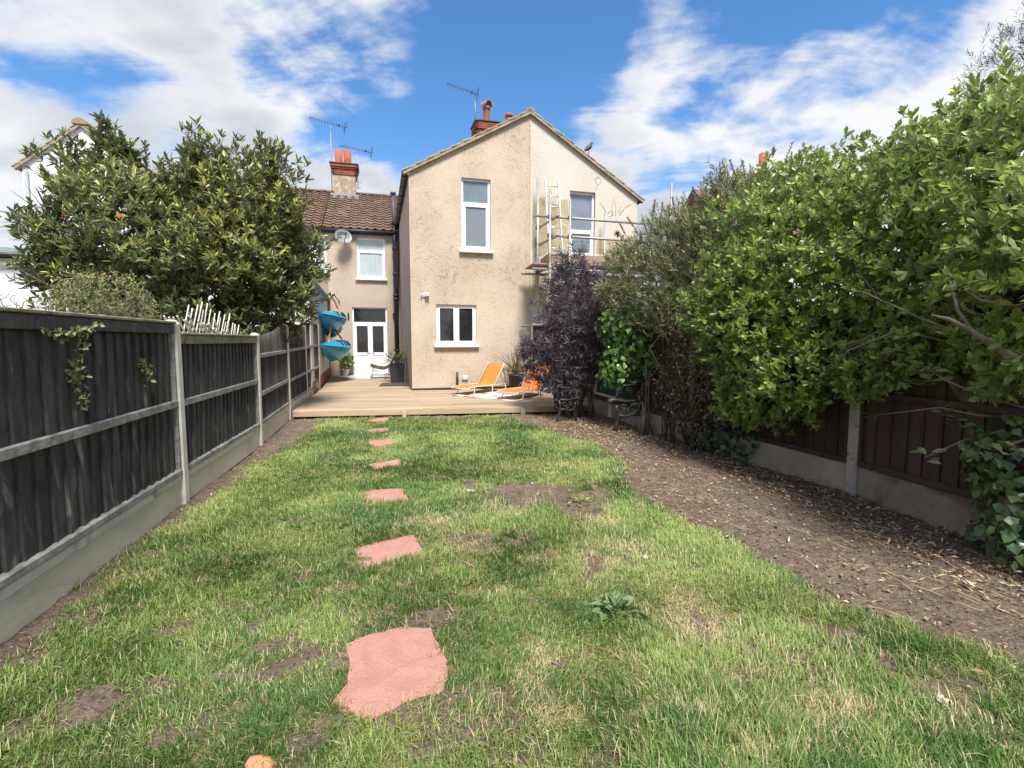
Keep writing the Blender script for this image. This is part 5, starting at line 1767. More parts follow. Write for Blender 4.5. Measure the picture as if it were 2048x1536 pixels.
def undergrowth():
    g = G(1390, 895); base = (g.x, g.y, 0)
    t = empty('dead_shrub', base); tag(t, 'tangle of dead brown stems and withered leaves between ivy and hedge', 'shrub')
    F = Foliage()
    p, d = shell([B(1390, 700, 6.7, .36, .5), B(1380, 800, 6.7, .34, .4), B(1440, 760, 6.3, .34, .5), B(1345, 760, 7.2, .28, .4), B(1345, 650, 7.2, .22), B(1385, 640, 6.8, .3), B(1410, 850, 6.5, .25)], 330, .4, 1.5)
    n = len(p)
    F.add(p, rng.normal(size=(n, 3)) + np.array([0, 0, -.8]), rng.normal(size=(n, 3)), rng.uniform(.03, .08, n), rng.uniform(.012, .03, n), rng.random(n) ** 1.6, kind='lite', curl=.3, fold=.25)
    F.build('leaves', leafmat('dead_leaf', [(0, (.05, .036, .022)), (.4, (.11, .075, .038)), (.7, (.14, .14, .045)), (.85, (.30, .15, .07)), (1, (.42, .31, .19))], .8, .15), t, base)
    for k in range(34):
        a = Vector((base[0] + random.uniform(-.35, .30), base[1] + random.uniform(-.35, .8), 0)); a.x -= (a.y - base[1]) * .28; e = a + Vector((random.uniform(-.4, .4), random.uniform(-.3, .3), random.uniform(.8, 2.0)))
        limbs(t, a, [e], random.choice([m_darktwig, m_darktwig, m_bark, m_twig]), random.uniform(.008, .02), 'stem', side=.16)


undergrowth()


def cotoneaster():
    bl = [B(205, 600, 5.2, .33, .30), B(130, 612, 4.9, .22, .2), B(275, 618, 5.4, .22, .2), B(165, 585, 5.1, .22), B(245, 590, 5.3, .2)]
    base = (-4.6, 5.1, 0)
    t = empty('cotoneaster_bush', base); tag(t, 'pale yellow green twiggy bush leaning on the fence capping', 'bush')
    F = Foliage()
    p, d = shell(bl, 420, .45, 1.8, lump=.2)
    whorls(F, p, d * .6 + UP * .4 + rng.normal(0, .5, d.shape), 5, .030, .014, (.4, 1.4), np.clip(.45 + rng.normal(0, .2, len(p)), 0, 1), .5, .15, spread=.04, kind='lite')
    mm = leafmat('cotoneaster_leaf', [(0, (.06, .085, .03)), (.4, (.16, .19, .065)), (.75, (.30, .31, .13)), (1, (.40, .30, .13))], .5, .2, (.22, .23, .12))
    # runners hanging down the black boards
    for (pts) in ([(185, 655, 3.24), (168, 690, 3.11), (165, 740, 3.09), (172, 790, 3.12), (170, 815, 3.11)], [(288, 718, 3.92), (295, 745, 3.94), (302, 770, 3.97)], [(90, 660, 2.76), (130, 668, 2.94), (140, 672, 2.98)], [(150, 660, 3.04), (175, 662, 3.14), (200, 650, 3.3)], [(148, 730, 3.03), (152, 775, 3.05)], [(280, 728, 3.86), (310, 740, 4.0)]):
        q = [P(*x) for x in pts]
        pp = []
        for i in range(len(q) - 1):
            for k in range(9): pp.append(q[i].lerp(q[i + 1], k / 9) + Vector([random.uniform(-.03, .03), -.02, random.uniform(-.02, .02)]))
        pp = np.array([tuple(v) for v in pp])
        whorls(F, pp, rng.normal(0, .6, pp.shape) + np.array([.5, -.5, .2]), 3, .034, .019, (.4, 1.4), np.full(len(pp), .5), .5, .1, kind='full')
        mb = MB(); mb.tube([x - Vector(base) for x in q], .004, 5); mb.build('runner', m_darktwig, t)
    F.build('crown', mm, t, base)
    for k in range(16):
        a = Vector(base) + Vector((random.uniform(-.3, .5), random.uniform(-.4, .4), .8))
        b = P(random.uniform(70, 330), random.uniform(560, 615), 5.1)
        limbs(t, a, [b], random.choice([m_twig, m_darktwig]), .008, 'twig', side=.12)
    # bare thorny sticks further left
    base = (-5.2, 4.9, 0)
    t = empty('bare_twigs', base); tag(t, 'leafless thorny twigs poking above the fence at the picture edge', 'twigs')
    for k in range(14):
        a = P(random.uniform(-40, 90), 640, 4.9); b = P(random.uniform(-30, 110), random.uniform(575, 615), 4.9 + random.uniform(-.2, .3))
        limbs(t, a, [b], m_twig, .007, 'twig', side=.06)
    mb = MB(); mb.tube([P(12, 523, 5.6) - Vector(base), P(100, 572, 5.3) - Vector(base), P(140, 600, 5.2) - Vector(base)], [.004, .007, .009], 5); mb.build('twig', m_darktwig, t)


cotoneaster()


def yucca():
    c = P(105, 445, 8.9); base = (c.x, c.y, 0)
    t = empty('palm_like_plant', base); tag(t, 'spiky sword leaved plant behind the evergreen tree at the edge', 'plant')
    mb = MB(); mb.tube([(0, 0, 0), (.03, 0, c.z * .5), (0, 0, c.z)], [.09, .075, .06], 9); mb.build('trunk', m_bark, t)
    F = Foliage(); n = 50
    D = rng.normal(size=(n, 3)) * np.array([1, 1, .7]) + np.array([-.35, 0, .1])
    F.add(np.tile([c.x, c.y, c.z], (n, 1)), D, UP + rng.normal(0, .2, (n, 3)), rng.uniform(.65, 1.0, n), rng.uniform(.03, .045, n), rng.uniform(.1, .5, n), kind='full', w1=1, w2=.6, curl=.06, fold=.25)
    c2 = c + Vector((.15, 0, -.75))
    F.add(np.tile([c2.x, c2.y, c2.z], (30, 1)), rng.normal(size=(30, 3)) * np.array([1, 1, .6]), UP + rng.normal(0, .2, (30, 3)), rng.uniform(.6, .9, 30), rng.uniform(.03, .045, 30), rng.uniform(.1, .5, 30), kind='full', w1=1, w2=.6, curl=.1, fold=.25)
    F.build('leaves', leafmat('yucca_leaf', [(0, (.03, .06, .045)), (1, (.13, .18, .12))], .4, .1), t, base)
    # grey leaved tree beyond the hedge
    bl = [B(2010, 140, 6.6, .42, .5), B(2060, 110, 6.5, .5, .6), B(1975, 170, 6.7, .25, .35), B(2100, 170, 6.4, .6)]
    base = (bl[1][0], bl[1][1] + .2, 0)
    t = empty('grey_leaved_tree', base); tag(t, 'feathery grey leaved tree top above the hedge corner', 'tree')
    F = Foliage(); p, d = shell(bl, 80, .4, 1.6)
    whorls(F, p, d * .5 + UP * .6 + rng.normal(0, .3, d.shape), 7, .075, .010, (.3, 1.1), np.clip(.5 + rng.normal(0, .2, len(p)), 0, 1), .4, 0, spread=.12, kind='lite')
    F.build('crown', leafmat('grey_leaf', [(0, (.06, .075, .06)), (.5, (.15, .17, .145)), (1, (.28, .30, .26))], .5, .15), t, base)
    limbs(t, (base[0], base[1], 2.0), [b[:3] for b in bl], m_bark, .03, 'branch', side=.2)
    mb = MB(); mb.tube([(0, 0, 0), (0, 0, 2.1)], [.09, .05], 8); mb.build('trunk', m_bark, t)


yucca()


def trellis():
    a = Vector((LPOST[2][0] - .10, LPOST[2][1] + .25, 1.45)); b = Vector((LPOST[3][0] - .10, LPOST[3][1] - .1, 1.40))
    t = empty('trellis', a); tag(t, 'white expanding lattice trellis sagging behind the low fence panel', 'trellis')
    m = mat('trellis_white', (.62, .58, .50), (.48, .44, .37), 10, .85, .2, 30, rand=.12)
    ms = MB(); ms.box((-.006, -.009, 0), (.006, .009, 1), None, .002); me = ms.mesh('lath', m)
    d = (b - a)
    for grp, (t0, t1, n, hh) in enumerate(((.0, .34, 7, .66), (.38, .66, 7, .60), (.70, .84, 4, .45))):
        for k in range(n):
            for s_ in (1, -1):
                p = a + d * (t0 + (t1 - t0) * k / n) - a; h = hh * random.uniform(.7, 1.0) * (1 if s_ > 0 else .62)
                dv = Vector((d.x, d.y, 0)).normalized()
                ax_ = (Vector((0, 0, 1)) + dv * (1.0 if s_ > 0 else -.8) * random.uniform(.8, 1.1) + Vector((-.08, 0, 0))).normalized()
                o = inst('lath', me, t, p + Vector((0, 0, -.08)) + Vector((-.012 * s_, 0, 0)), ax_.to_track_quat('Z', 'Y').to_euler(), (1, 1, h + .12))


trellis()

# ================================================================== THINGS ON THE DECK
DZ = .152
m_orange = mat('orange_fabric', (.78, .19, .035), (.70, .16, .03), 5, .75, .15, 180)
m_tubew = mat('white_tube', (.70, .62, .52), (.58, .50, .40), 7, .4, 0, spec=.5)


def lounger(px, py, rz, label):
    g = G(px, py, DZ)
    t = empty('sun_lounger', (g.x, g.y, DZ), rz); tag(t, label, 'lounger', 'orange folding loungers on the deck')
    W = .56; sl = .98; bl = .66; ab = R(56)
    # side view: dipping foot, seat, raised back
    prof = [(0, .17), (.16, .195), (.40, .215), (.70, .205), (sl - .03, .20), (sl + .05, .25)]
    prof += [(sl + .02 + cos(ab) * bl * k / 5, .205 + sin(ab) * bl * k / 5) for k in range(1, 6)]
    vs, fs = [], []; nn = 7
    for i, (x, z) in enumerate(prof):
        for j in range(nn):
            v = j / (nn - 1) * 2 - 1; sag = -.022 * (1 - v * v)
            rr = .0
            if i == len(prof) - 1: rr = -.05 * abs(v) ** 4
            vs.append((x + (rr * cos(ab)), v * W / 2, z + sag + rr * sin(ab)))
    n0 = len(vs); vs += [(x, y, z - .008) for x, y, z in vs]
    m = len(prof)
    for i in range(m - 1):
        for j in range(nn - 1):
            a = i * nn + j; q = (a, a + 1, a + nn + 1, a + nn); fs.append(q); fs.append(tuple(n0 + k for k in q[::-1]))
    rim = [j for j in range(nn)] + [i * nn + nn - 1 for i in range(1, m)] + [(m - 1) * nn + j for j in range(nn - 2, -1, -1)] + [i * nn for i in range(m - 2, 0, -1)]
    for i in range(len(rim)): a, b = rim[i], rim[(i + 1) % len(rim)]; fs.append((a, b, b + n0, a + n0))
    mb = MB(); mb.add(vs, fs, None, True); mb.build('sling', m_orange, t)
    for sy in (-1, 1):
        y = sy * (W / 2 + .012)
        mb = MB(); mb.tube([(-.01, y * .97, .165), (.16, y, .19), (.4, y, .205), (sl, y, .20), (sl + .45, y, .20)], .012, 7); mb.build('side_rail', m_tubew, t)
        e = (sl + .02 + cos(ab) * bl, .205 + sin(ab) * bl)
        mb = MB(); mb.tube([(sl, y, .205), (e[0] - .02, y, e[1] - .05), (e[0], y * .93, e[1])], .012, 7); mb.build('back_rail', m_tubew, t)
        mb = MB(); mb.tube([(sl + .43, y, .20), (sl + .3, y, .50)], .009, 6); mb.build('back_prop', m_tubew, t)
        for x in (.22, .88, 1.38):
            mb = MB(); mb.tube([(x, y, .20), (x + .04, y, .10), (x, y, .012), (x - .05, y, .012)], .011, 7); mb.build('leg', m_tubew, t)
    for x in (.0, .22, .88, 1.38):
        mb = MB(); mb.tube([(x if x else -.01, -W / 2, .165 if x == 0 else .012), (x if x else -.01, W / 2, .165 if x == 0 else .012)], .011, 7); mb.build('cross_bar', m_tubew, t)


lounger(918, 790, R(50), 'orange sun lounger in front of the beige wall, fully in view')
lounger(1012, 800, R(52), 'orange sun lounger half hidden by the purple shrub')


def rug():
    q = [G(x, y, DZ) for x, y in ((902, 791), (985, 783), (1082, 793), (1034, 804))]
    c = sum(q, Vector()) / 4
    m = bpy.data.materials.new('rug_weave'); m.use_nodes = True; nt = m.node_tree; N, L = nt.nodes, nt.links
    b = N['Principled BSDF']; b.inputs['Roughness'].default_value = .95
    tc = N.new('ShaderNodeTexCoord'); n = N.new('ShaderNodeTexNoise'); n.inputs['Scale'].default_value = 1.9; n.inputs['Detail'].default_value = 5; n.inputs['Distortion'].default_value = 1.5
    cr = N.new('ShaderNodeValToRGB'); e = cr.color_ramp.elements
    e[0].position = .36; e[0].color = (.17, .05, .04, 1); e[1].position = .52; e[1].color = (.60, .58, .55, 1)
    k = e.new(.43); k.color = (.33, .28, .25, 1)
    L.new(tc.outputs['Object'], n.inputs['Vector']); L.new(n.outputs[0], cr.inputs[0]); L.new(cr.outputs[0], b.inputs['Base Color'])
    mb = MB(); pl = []
    for i in range(4):
        for t in range(8): v = q[i].lerp(q[(i + 1) % 4], t / 8) - c; pl.append((v.x * random.uniform(.985, 1), v.y * random.uniform(.985, 1)))
    mb.prism(pl, 0, .012, 'z')
    tag(mb.build('rug', m, None, (c.x, c.y, DZ)), 'white and dark red patterned outdoor rug under the loungers', 'rug')


rug()


def pot_mesh(r0, r1, h, n=20, square=False):
    mb = MB()
    if square:
        pr = [(r0, 0), (r1, h), (r1 * .9, h), (r1 * .88, h - .06)]
        mb.lathe([(a * 1.414, z) for a, z in pr], 4, Matrix.Rotation(pi / 4, 4, 'Z'), False)
    else:
        mb.lathe([(r0 * .9, 0), (r0, .01), (r1 * .96, h - .05), (r1 * 1.03, h - .045), (r1 * 1.03, h), (r1 * .9, h), (r1 * .88, h - .05)], n)
    return mb


def strap_plant(t, base, n, L0, W0, m, tiltr, name='leaves', tint=(.2, .8)):
    F = Foliage(); a = rng.uniform(0, 2 * pi, n); tl = rng.uniform(*tiltr, n)
    D = np.stack([np.cos(a) * np.sin(tl), np.sin(a) * np.sin(tl), np.cos(tl)], 1)
    Nn = np.stack([-np.cos(a) * np.cos(tl), -np.sin(a) * np.cos(tl), np.sin(tl)], 1)
    F.add(np.array(base) + rng.normal(0, .03, (n, 3)) * np.array([1, 1, 0]), D, Nn, L0 * rng.uniform(.6, 1.15, n), W0 * rng.uniform(.8, 1.2, n), rng.uniform(*tint, n), kind='full', w1=1, w2=.65, curl=.22, fold=.22)
    F.build(name, m, t)


def potted():
    # phormium
    g = G(1032, 779, DZ)
    t = empty('potted_phormium', (g.x, g.y, DZ)); tag(t, 'tall dark pot of striped sword leaves beside the gable corner', 'potted plant')
    pot_mesh(.17, .21, .42).build('pot', mat('aubergine_pot', (.050, .036, .040), (.036, .026, .03), 6, .5), t)
    strap_plant(t, (0, 0, .40), 70, .82, .030, leafmat('phormium_leaf', [(0, (.055, .06, .030)), (.5, (.17, .15, .075)), (1, (.34, .29, .16))], .45, .1), (.05, 1.15))
    # black tub under the shrub
    g = G(1124, 818, DZ)
    t = empty('planter_tub', (g.x, g.y, DZ)); tag(t, 'black tub standing under the purple shrub on the deck edge', 'planter')
    pot_mesh(.15, .19, .46).build('tub', mat('black_tub', (.02, .02, .024), (.03, .03, .034), 6, .5), t)
    mb = MB(); mb.lathe([(.165, .40), (.01, .42)], 16); mb.build('soil', m_dark, t)
    # white pot by the extension
    g = G(691, 752, DZ)
    t = empty('potted_shrub', (g.x, g.y, DZ)); tag(t, 'leafy green plant in a white pot beneath the kayaks', 'potted plant')
    pot_mesh(.105, .135, .27).build('pot', mat('white_pot', (.72, .72, .72), (.66, .66, .66), 4, .4), t)
    F = Foliage(); bl = [(.03, 0, .62, .24, .30), (.10, -.05, .50, .18), (-.04, 0, .78, .15)]
    p, d = shell(bl, 130, .4, 1.6)
    whorls(F, p, d * .6 + UP * .4 + rng.normal(0, .3, d.shape), 6, .10, .038, (.4, 1.4), np.clip(.45 + rng.normal(0, .2, len(p)), 0, 1), .4, .1, kind='full')
    F.build('foliage', m_ivy, t)
    mb = MB(); mb.tube([(0, 0, .2), (.02, 0, .6)], .015, 6); mb.build('stem', m_bark, t)
    # tall square planter with a palm
    g = G(795, 764, DZ)
    t = empty('palm_planter', (g.x, g.y, DZ), HA); tag(t, 'tall square black planter holding a small palm by the side wall', 'potted plant')
    pot_mesh(.20, .235, .60, square=True).build('planter', mat('matt_black', (.026, .027, .032), (.034, .035, .04), 5, .55), t)
    F = Foliage(); n = 26
    for k in range(n):
        a = k * 2.4; tl = .35 + 1.05 * (k / n)
        axd = np.array([cos(a) * sin(tl), sin(a) * sin(tl), cos(tl)])
        m_ = 16; s_ = np.linspace(.25, 1, m_)[:, None]
        pts = np.array([0, 0, .60]) + axd * s_ * .52 + np.array([0, 0, -.12]) * s_ ** 2
        sd_ = np.cross(axd, UP); sd_ /= np.linalg.norm(sd_) + 1e-6
        for sg in (-1, 1):
            F.add(pts, np.tile(axd * .8 + sd_ * sg, (m_, 1)) + rng.normal(0, .1, (m_, 3)), np.tile(UP, (m_, 1)), np.full(m_, .12), np.full(m_, .016), np.full(m_, .3 + .4 * random.random()), kind='lite', curl=.1)
    F.build('fronds', leafmat('palm_leaf', [(0, (.045, .075, .025)), (.5, (.12, .15, .05)), (1, (.24, .24, .09))], .4, .1), t)
    mb = MB(); mb.lathe([(.07, .5), (.09, .58), (.05, .68)], 10); mb.build('trunk', m_bark, t)


potted()


def egg_chair():
    g = G(766, 757, DZ)
    t = empty('lounge_chair', (g.x, g.y, DZ), R(200)); tag(t, 'low black wire lounge chair with a pale cushion by the french doors', 'chair')
    mk = m_black
    # shell profile runs from the high back to the front lip
    prof = [(-.42, .80), (-.34, .62), (-.22, .42), (-.05, .33), (.18, .36), (.40, .43)]
    rim = [(.20, 0), (.27, 0), (.30, 0), (.31, 0), (.30, 0), (.22, 0)]
    vs, fs = [], []; nn = 9
    for (x, z), (w, _) in zip(prof, rim):
        for j in range(nn):
            v = j / (nn - 1) * 2 - 1; vs.append((x - .05 * v * v * 0, v * w, z + .10 * v * v))
    n0 = len(vs); vs += [(x + .02, y * .96, z + .045) for x, y, z in vs]
    for i in range(len(prof) - 1):
        for j in range(nn - 1):
            a = i * nn + j; q = (a, a + 1, a + nn + 1, a + nn); fs.append(tuple(n0 + k for k in q)); fs.append(q[::-1])
    m = len(prof)
    ed = [j for j in range(nn)] + [i * nn + nn - 1 for i in range(1, m)] + [(m - 1) * nn + j for j in range(nn - 2, -1, -1)] + [i * nn for i in range(m - 2, 0, -1)]
    for i in range(len(ed)): a, b = ed[i], ed[(i + 1) % len(ed)]; fs.append((a, b, b + n0, a + n0))
    mb = MB(); mb.add(vs, fs, None, True); mb.build('cushion', mat('cream_cushion', (.60, .57, .50), (.50, .47, .41), 8, .9, .2, 40), t)
    loop = [vs[i] for i in ed]
    mb = MB(); mb.tube([Vector(v) + Vector((0, 0, -.01)) for v in loop + loop[:1]], .016, 7, False); mb.build('rim', mk, t)
    for j in (0, 2, 4, 6, 8):
        mb = MB(); mb.tube([Vector(vs[i * nn + j]) - Vector((0, 0, .02)) for i in range(m)], .008, 6); mb.build('rib', mk, t)
    for (a, b) in (((.30, .24, .40), (.40, .22, 0)), ((.30, -.24, .40), (.40, -.22, 0)), ((-.2, .24, .45), (-.34, .22, 0)), ((-.2, -.24, .45), (-.34, -.22, 0))):
        mb = MB(); mb.tube([a, b], .012, 7); mb.build('leg', mk, t)
    for (a, b) in (((.37, .22, .14), (-.30, .22, .14)), ((.37, -.22, .14), (-.30, -.22, .14)), ((.30, .23, .3), (-.30, -.23, .12)), ((.30, -.23, .3), (-.30, .23, .12))):
        mb = MB(); mb.tube([a, b], .008, 6); mb.build('stretcher', mk, t)


egg_chair()


def mats():
    def flat(name, px, m, label, h=.014):
        q = [G(x, y, DZ) for x, y in px]; c = sum(q, Vector()) / len(q)
        mb = MB(); mb.prism([(v.x - c.x, v.y - c.y) for v in q], 0, h, 'z'); tag(mb.build(name, m, None, (c.x, c.y, DZ)), label, 'mat')
    flat('door_mat', [(691, 758), (701, 751), (768, 751), (768, 758)], mat('grey_mat', (.42, .44, .44), (.36, .38, .38), 20, .95, .3, 90), 'grey door mat in front of the french doors')
    flat('rubber_mat', [(758, 773), (764, 767), (821, 766), (822, 772)], mat('charcoal_mat', (.05, .045, .042), (.07, .062, .055), 20, .95, .3, 90), 'thin charcoal mat below the tall black planter', .02)


mats()


# ---- kayaks slung on the white wall
def kayak(px, py, Y, Ln, w, h, label, roll=0.0):
    p = P(px, py, Y)
    # along the wall, pointing back to the house
    dv = (EXM.to_3x3() @ (-EXD)).normalized(); nx = (EXM.to_3x3() @ EXN).normalized()
    A = EXM @ EXA; s = (p - A).dot(dv); base = A + dv * s; z = p.z
    M = Matrix(((dv.x, nx.x, 0, base.x), (dv.y, nx.y, 0, base.y), (0, 0, 1, z), (0, 0, 0, 1)))
    t = empty('kayak', base + Vector((0, 0, z))); M = M.to_3x3().to_4x4(); tag(t, label, 'kayak', 'turquoise kayaks hung on the white wall')
    secs = []
    n = 12
    for i in range(n + 1):
        x = i / n; sc_ = max(sin(pi * min(x * .9 + .02, 1)) ** .75, .02)
        # section: rail at wall above, rounded flank, hard ridge, keel below
        pts = [(.03, .02), (.10 * 1, .16), (.30, .22), (.50, .16), (.60, -.02), (.52, -.22), (.34, -.40), (.14, -.46), (.04, -.30)]
        secs.append([tuple(M @ Vector((x * Ln, .02 + a * w * sc_, b * h * sc_ + .10 * (1 - sc_)))) for a, b in pts])
    vs = [v for s_ in secs for v in s_]; k = 9; fs = []
    for i in range(n):
        for j in range(k): fs.append((i * k + j, i * k + (j + 1) % k, (i + 1) * k + (j + 1) % k, (i + 1) * k + j))
    fs += [tuple(range(k)), tuple(n * k + j for j in range(k))]
    mb = MB(); mb.add(vs, fs); mb.build('hull', m_turq, t)
    for i in range(4):
        a = secs[3 + i]; b = secs[3 + i]
        mb = MB(); q0 = Vector(a[2]); q1 = Vector(a[3]); q2 = q1.lerp(Vector(a[4]), .7)
        mb.tube([q0.lerp(q1, .4) + nx * .006 + Vector((0, 0, .006)), q1 + nx * .01 + Vector((0, 0, .008)), q2 + nx * .012 + Vector((0, 0, .004))], .018, 5); mb.build('slot', m_black, t)
    mb = MB(); mb.tube([Vector(s_[4]) + nx * .004 for s_ in secs], .010, 5); mb.build('rubbing_strip', mat('pale_turq', (.14, .42, .52), (.12, .36, .45), 5, .4), t)
    return t, base, dv, nx


m_turq = mat('turquoise_plastic', (.012, .30, .50), (.01, .25, .42), 3, .38, 0, spec=.5)
kayak(652, 632, 14.9, 3.0, 1.25, .95, 'upper turquoise kayak strapped high on the white wall')
kayak(664, 655, 16.0, 2.2, .95, .72, 'smallest turquoise kayak tucked under the upper one')
kayak(655, 695, 14.9, 3.0, 1.45, 1.05, 'lowest turquoise kayak slung just above the white pot')


def straps():
    t = None
    m = mat('orange_strap', (.75, .27, .13), (.62, .20, .10), 6, .7)
    for lab, chain in (('orange strap hanging from the top hook around the upper kayak', [(659, 588, 15.6, .02), (668, 600, 15.75, .14), (676, 618, 15.9, .40), (684, 640, 15.9, .62)]),
                       ('pale orange strap looped between the two big kayaks', [(663, 648, 15.6, .10), (659, 670, 15.5, .05), (657, 692, 15.4, .03)]),
                       ('short orange strap behind the kayak tips near the doors', [(668, 590, 16.5, .02), (678, 602, 17.4, .05), (680, 612, 17.4, .1)]),
                       ('orange strap tail above the lowest kayak', [(671, 660, 16.4, .30), (679, 672, 16.4, .40), (684, 678, 16.3, .45)])):
        pts = [P(a, b, Y) for a, b, Y, _ in chain]
        t = empty('strap', pts[0]); tag(t, lab, 'strap')
        mb = MB()
        for i in range(len(pts) - 1): mb.beam(pts[i] - pts[0], pts[i + 1] - pts[0], .05, .012, up=(0, 1, .3))
        me = mb.build('webbing', m, t)
        mb = MB(); mb.box((-.03, -.02, -.02), (.03, .02, .03), None, .006); mb.build('buckle', m_black, t)


straps()


# ================================================================== BENCH ENDS, CHALKBOARD, BIRD
def bench_end(px, py, h, rz, label, flip=1):
    g = G(px, py)
    t = empty('bench_end', (g.x, g.y, 0), rz); tag(t, label, 'bench end', 'cast iron bench ends by the fence')
    s = h / .82
    def tb(name, pts, r): mb = MB(); mb.tube([(x * s * flip, 0, z * s) for x, z in pts], [q * s * 1.4 for q in r] if isinstance(r, list) else r * s * 1.4, 7); mb.build(name, m_iron, t)
    tb('leg', [(-.02, 0), (.0, .10), (.03, .22), (.03, .30), (.0, .38), (.0, .44)], [.026, .02, .02, .024, .02, .02])
    tb('leg', [(.46, 0), (.42, .12), (.38, .24), (.38, .38), (.41, .50)], [.026, .02, .02, .022, .02])
    tb('armrest', [(-.13, .47), (-.11, .51), (-.05, .53), (.02, .52), (.12, .50), (.28, .50), (.40, .515)], [.035, .035, .026, .022, .022, .022, .02])
    tb('seat_bar', [(.03, .29), (.12, .25), (.22, .27), (.30, .29), (.39, .28)], .018)
    tb('back_post', [(.41, .50), (.44, .60), (.46, .72), (.44, .82), (.38, .84), (.35, .80), (.38, .77)], [.02, .018, .018, .018, .016, .014, .012])
    for (cx, cz, r0) in ((.12, .40, .06), (.27, .39, .06), (.2, .33, .045), (.06, .64, .05), (.33, .62, .05)):
        if cz > .6: continue
        tb('scroll', [(cx + r0 * cos(a) * (1 - a / 12), cz + r0 * sin(a) * (1 - a / 12)) for a in [k * .6 for k in range(11)]], .011)
    tb('back_scroll', [(.02, .52), (.0, .60), (.02, .70), (.08, .76), (.18, .76), (.30, .78), (.38, .80)], .016)


m_iron = mat('black_iron', (.016, .017, .018), (.028, .029, .03), 9, .45, .2, 40)
bench_end(1232, 864, .82, R(8), 'black cast iron bench end standing beneath the chalkboard')
bench_end(1150, 842, .66, R(-160), 'black cast iron bench end tucked beside the purple shrub stems')


def chalkboard():
    q = [P(1199, 745, 9.35), P(1290, 770, 8.55), P(1275, 808, 8.55), P(1190, 785, 9.35)]
    c = sum(q, Vector()) / 4
    t = empty('chalkboard', c); tag(t, 'framed chalkboard with blue chalk scribbles hung under the ivy', 'chalkboard')
    n = (q[1] - q[0]).cross(q[3] - q[0]).normalized()
    if n.y > 0: n = -n
    L_ = [v - c for v in q]
    mb = MB(); mb.add([v for v in L_] + [v - n * .015 for v in L_], [(0, 1, 2, 3), (7, 6, 5, 4), (0, 4, 5, 1), (1, 5, 6, 2), (2, 6, 7, 3), (3, 7, 4, 0)]); mb.build('board', mat('slate', (.018, .022, .024), (.026, .03, .032), 6, .7), t)
    mw = mat('pale_frame', (.42, .33, .22), (.33, .25, .16), 8, .8, .2, 30)
    for i in range(4):
        mb = MB(); mb.beam(L_[i] + n * .008, L_[(i + 1) % 4] + n * .008, .03, .045, up=n.cross(L_[(i + 1) % 4] - L_[i])); mb.build('frame', mw, t)
    mch = mat('teal_chalk', (.05, .20, .22), (.04, .16, .18), 20, .9)
    def uv(u, v): return L_[3] + (L_[2] - L_[3]) * u + (L_[0] - L_[3]) * v + n * .006
    for k in range(9):
        u0 = .10 + k * .075; pts = [uv(u0 + .03 * cos(a * 1.3) + a * .004, .42 + .17 * sin(a + k)) for a in np.linspace(0, 6, 12)]
        mb = MB(); mb.tube(pts, .004, 4); mb.build('chalk_line', mch, t)


chalkboard()


def bird():
    u, z = H(1179, 312, -.02)
    t = empty('bird', HW(u, .05, z), HA); tag(t, 'dark pigeon perched on the right hand roof slope', 'bird')
    prof = [((-.16, 0, .02), .012), ((-.11, 0, .05), .03), ((-.05, 0, .09), .055), ((.02, 0, .145), .066), ((.06, 0, .19), .05), ((.075, 0, .225), .033), ((.085, 0, .255), .034), ((.10, 0, .275), .026), ((.115, 0, .28), .012), ((.15, 0, .272), .003)]
    mb = MB(); mb.tube([p for p, r in prof], [r for p, r in prof], 10)
    o = mb.build('body', mat('pigeon_grey', (.035, .038, .045), (.055, .058, .068), 12, .6), t); o.location.z = .12
    for sy in (-.02, .02):
        mb = MB(); mb.tube([(.0, sy, .0), (.01, sy, .20)], .006, 5); mb.build('leg', mat('bird_leg', (.25, .09, .07), None, 9, .7), t)


bird()

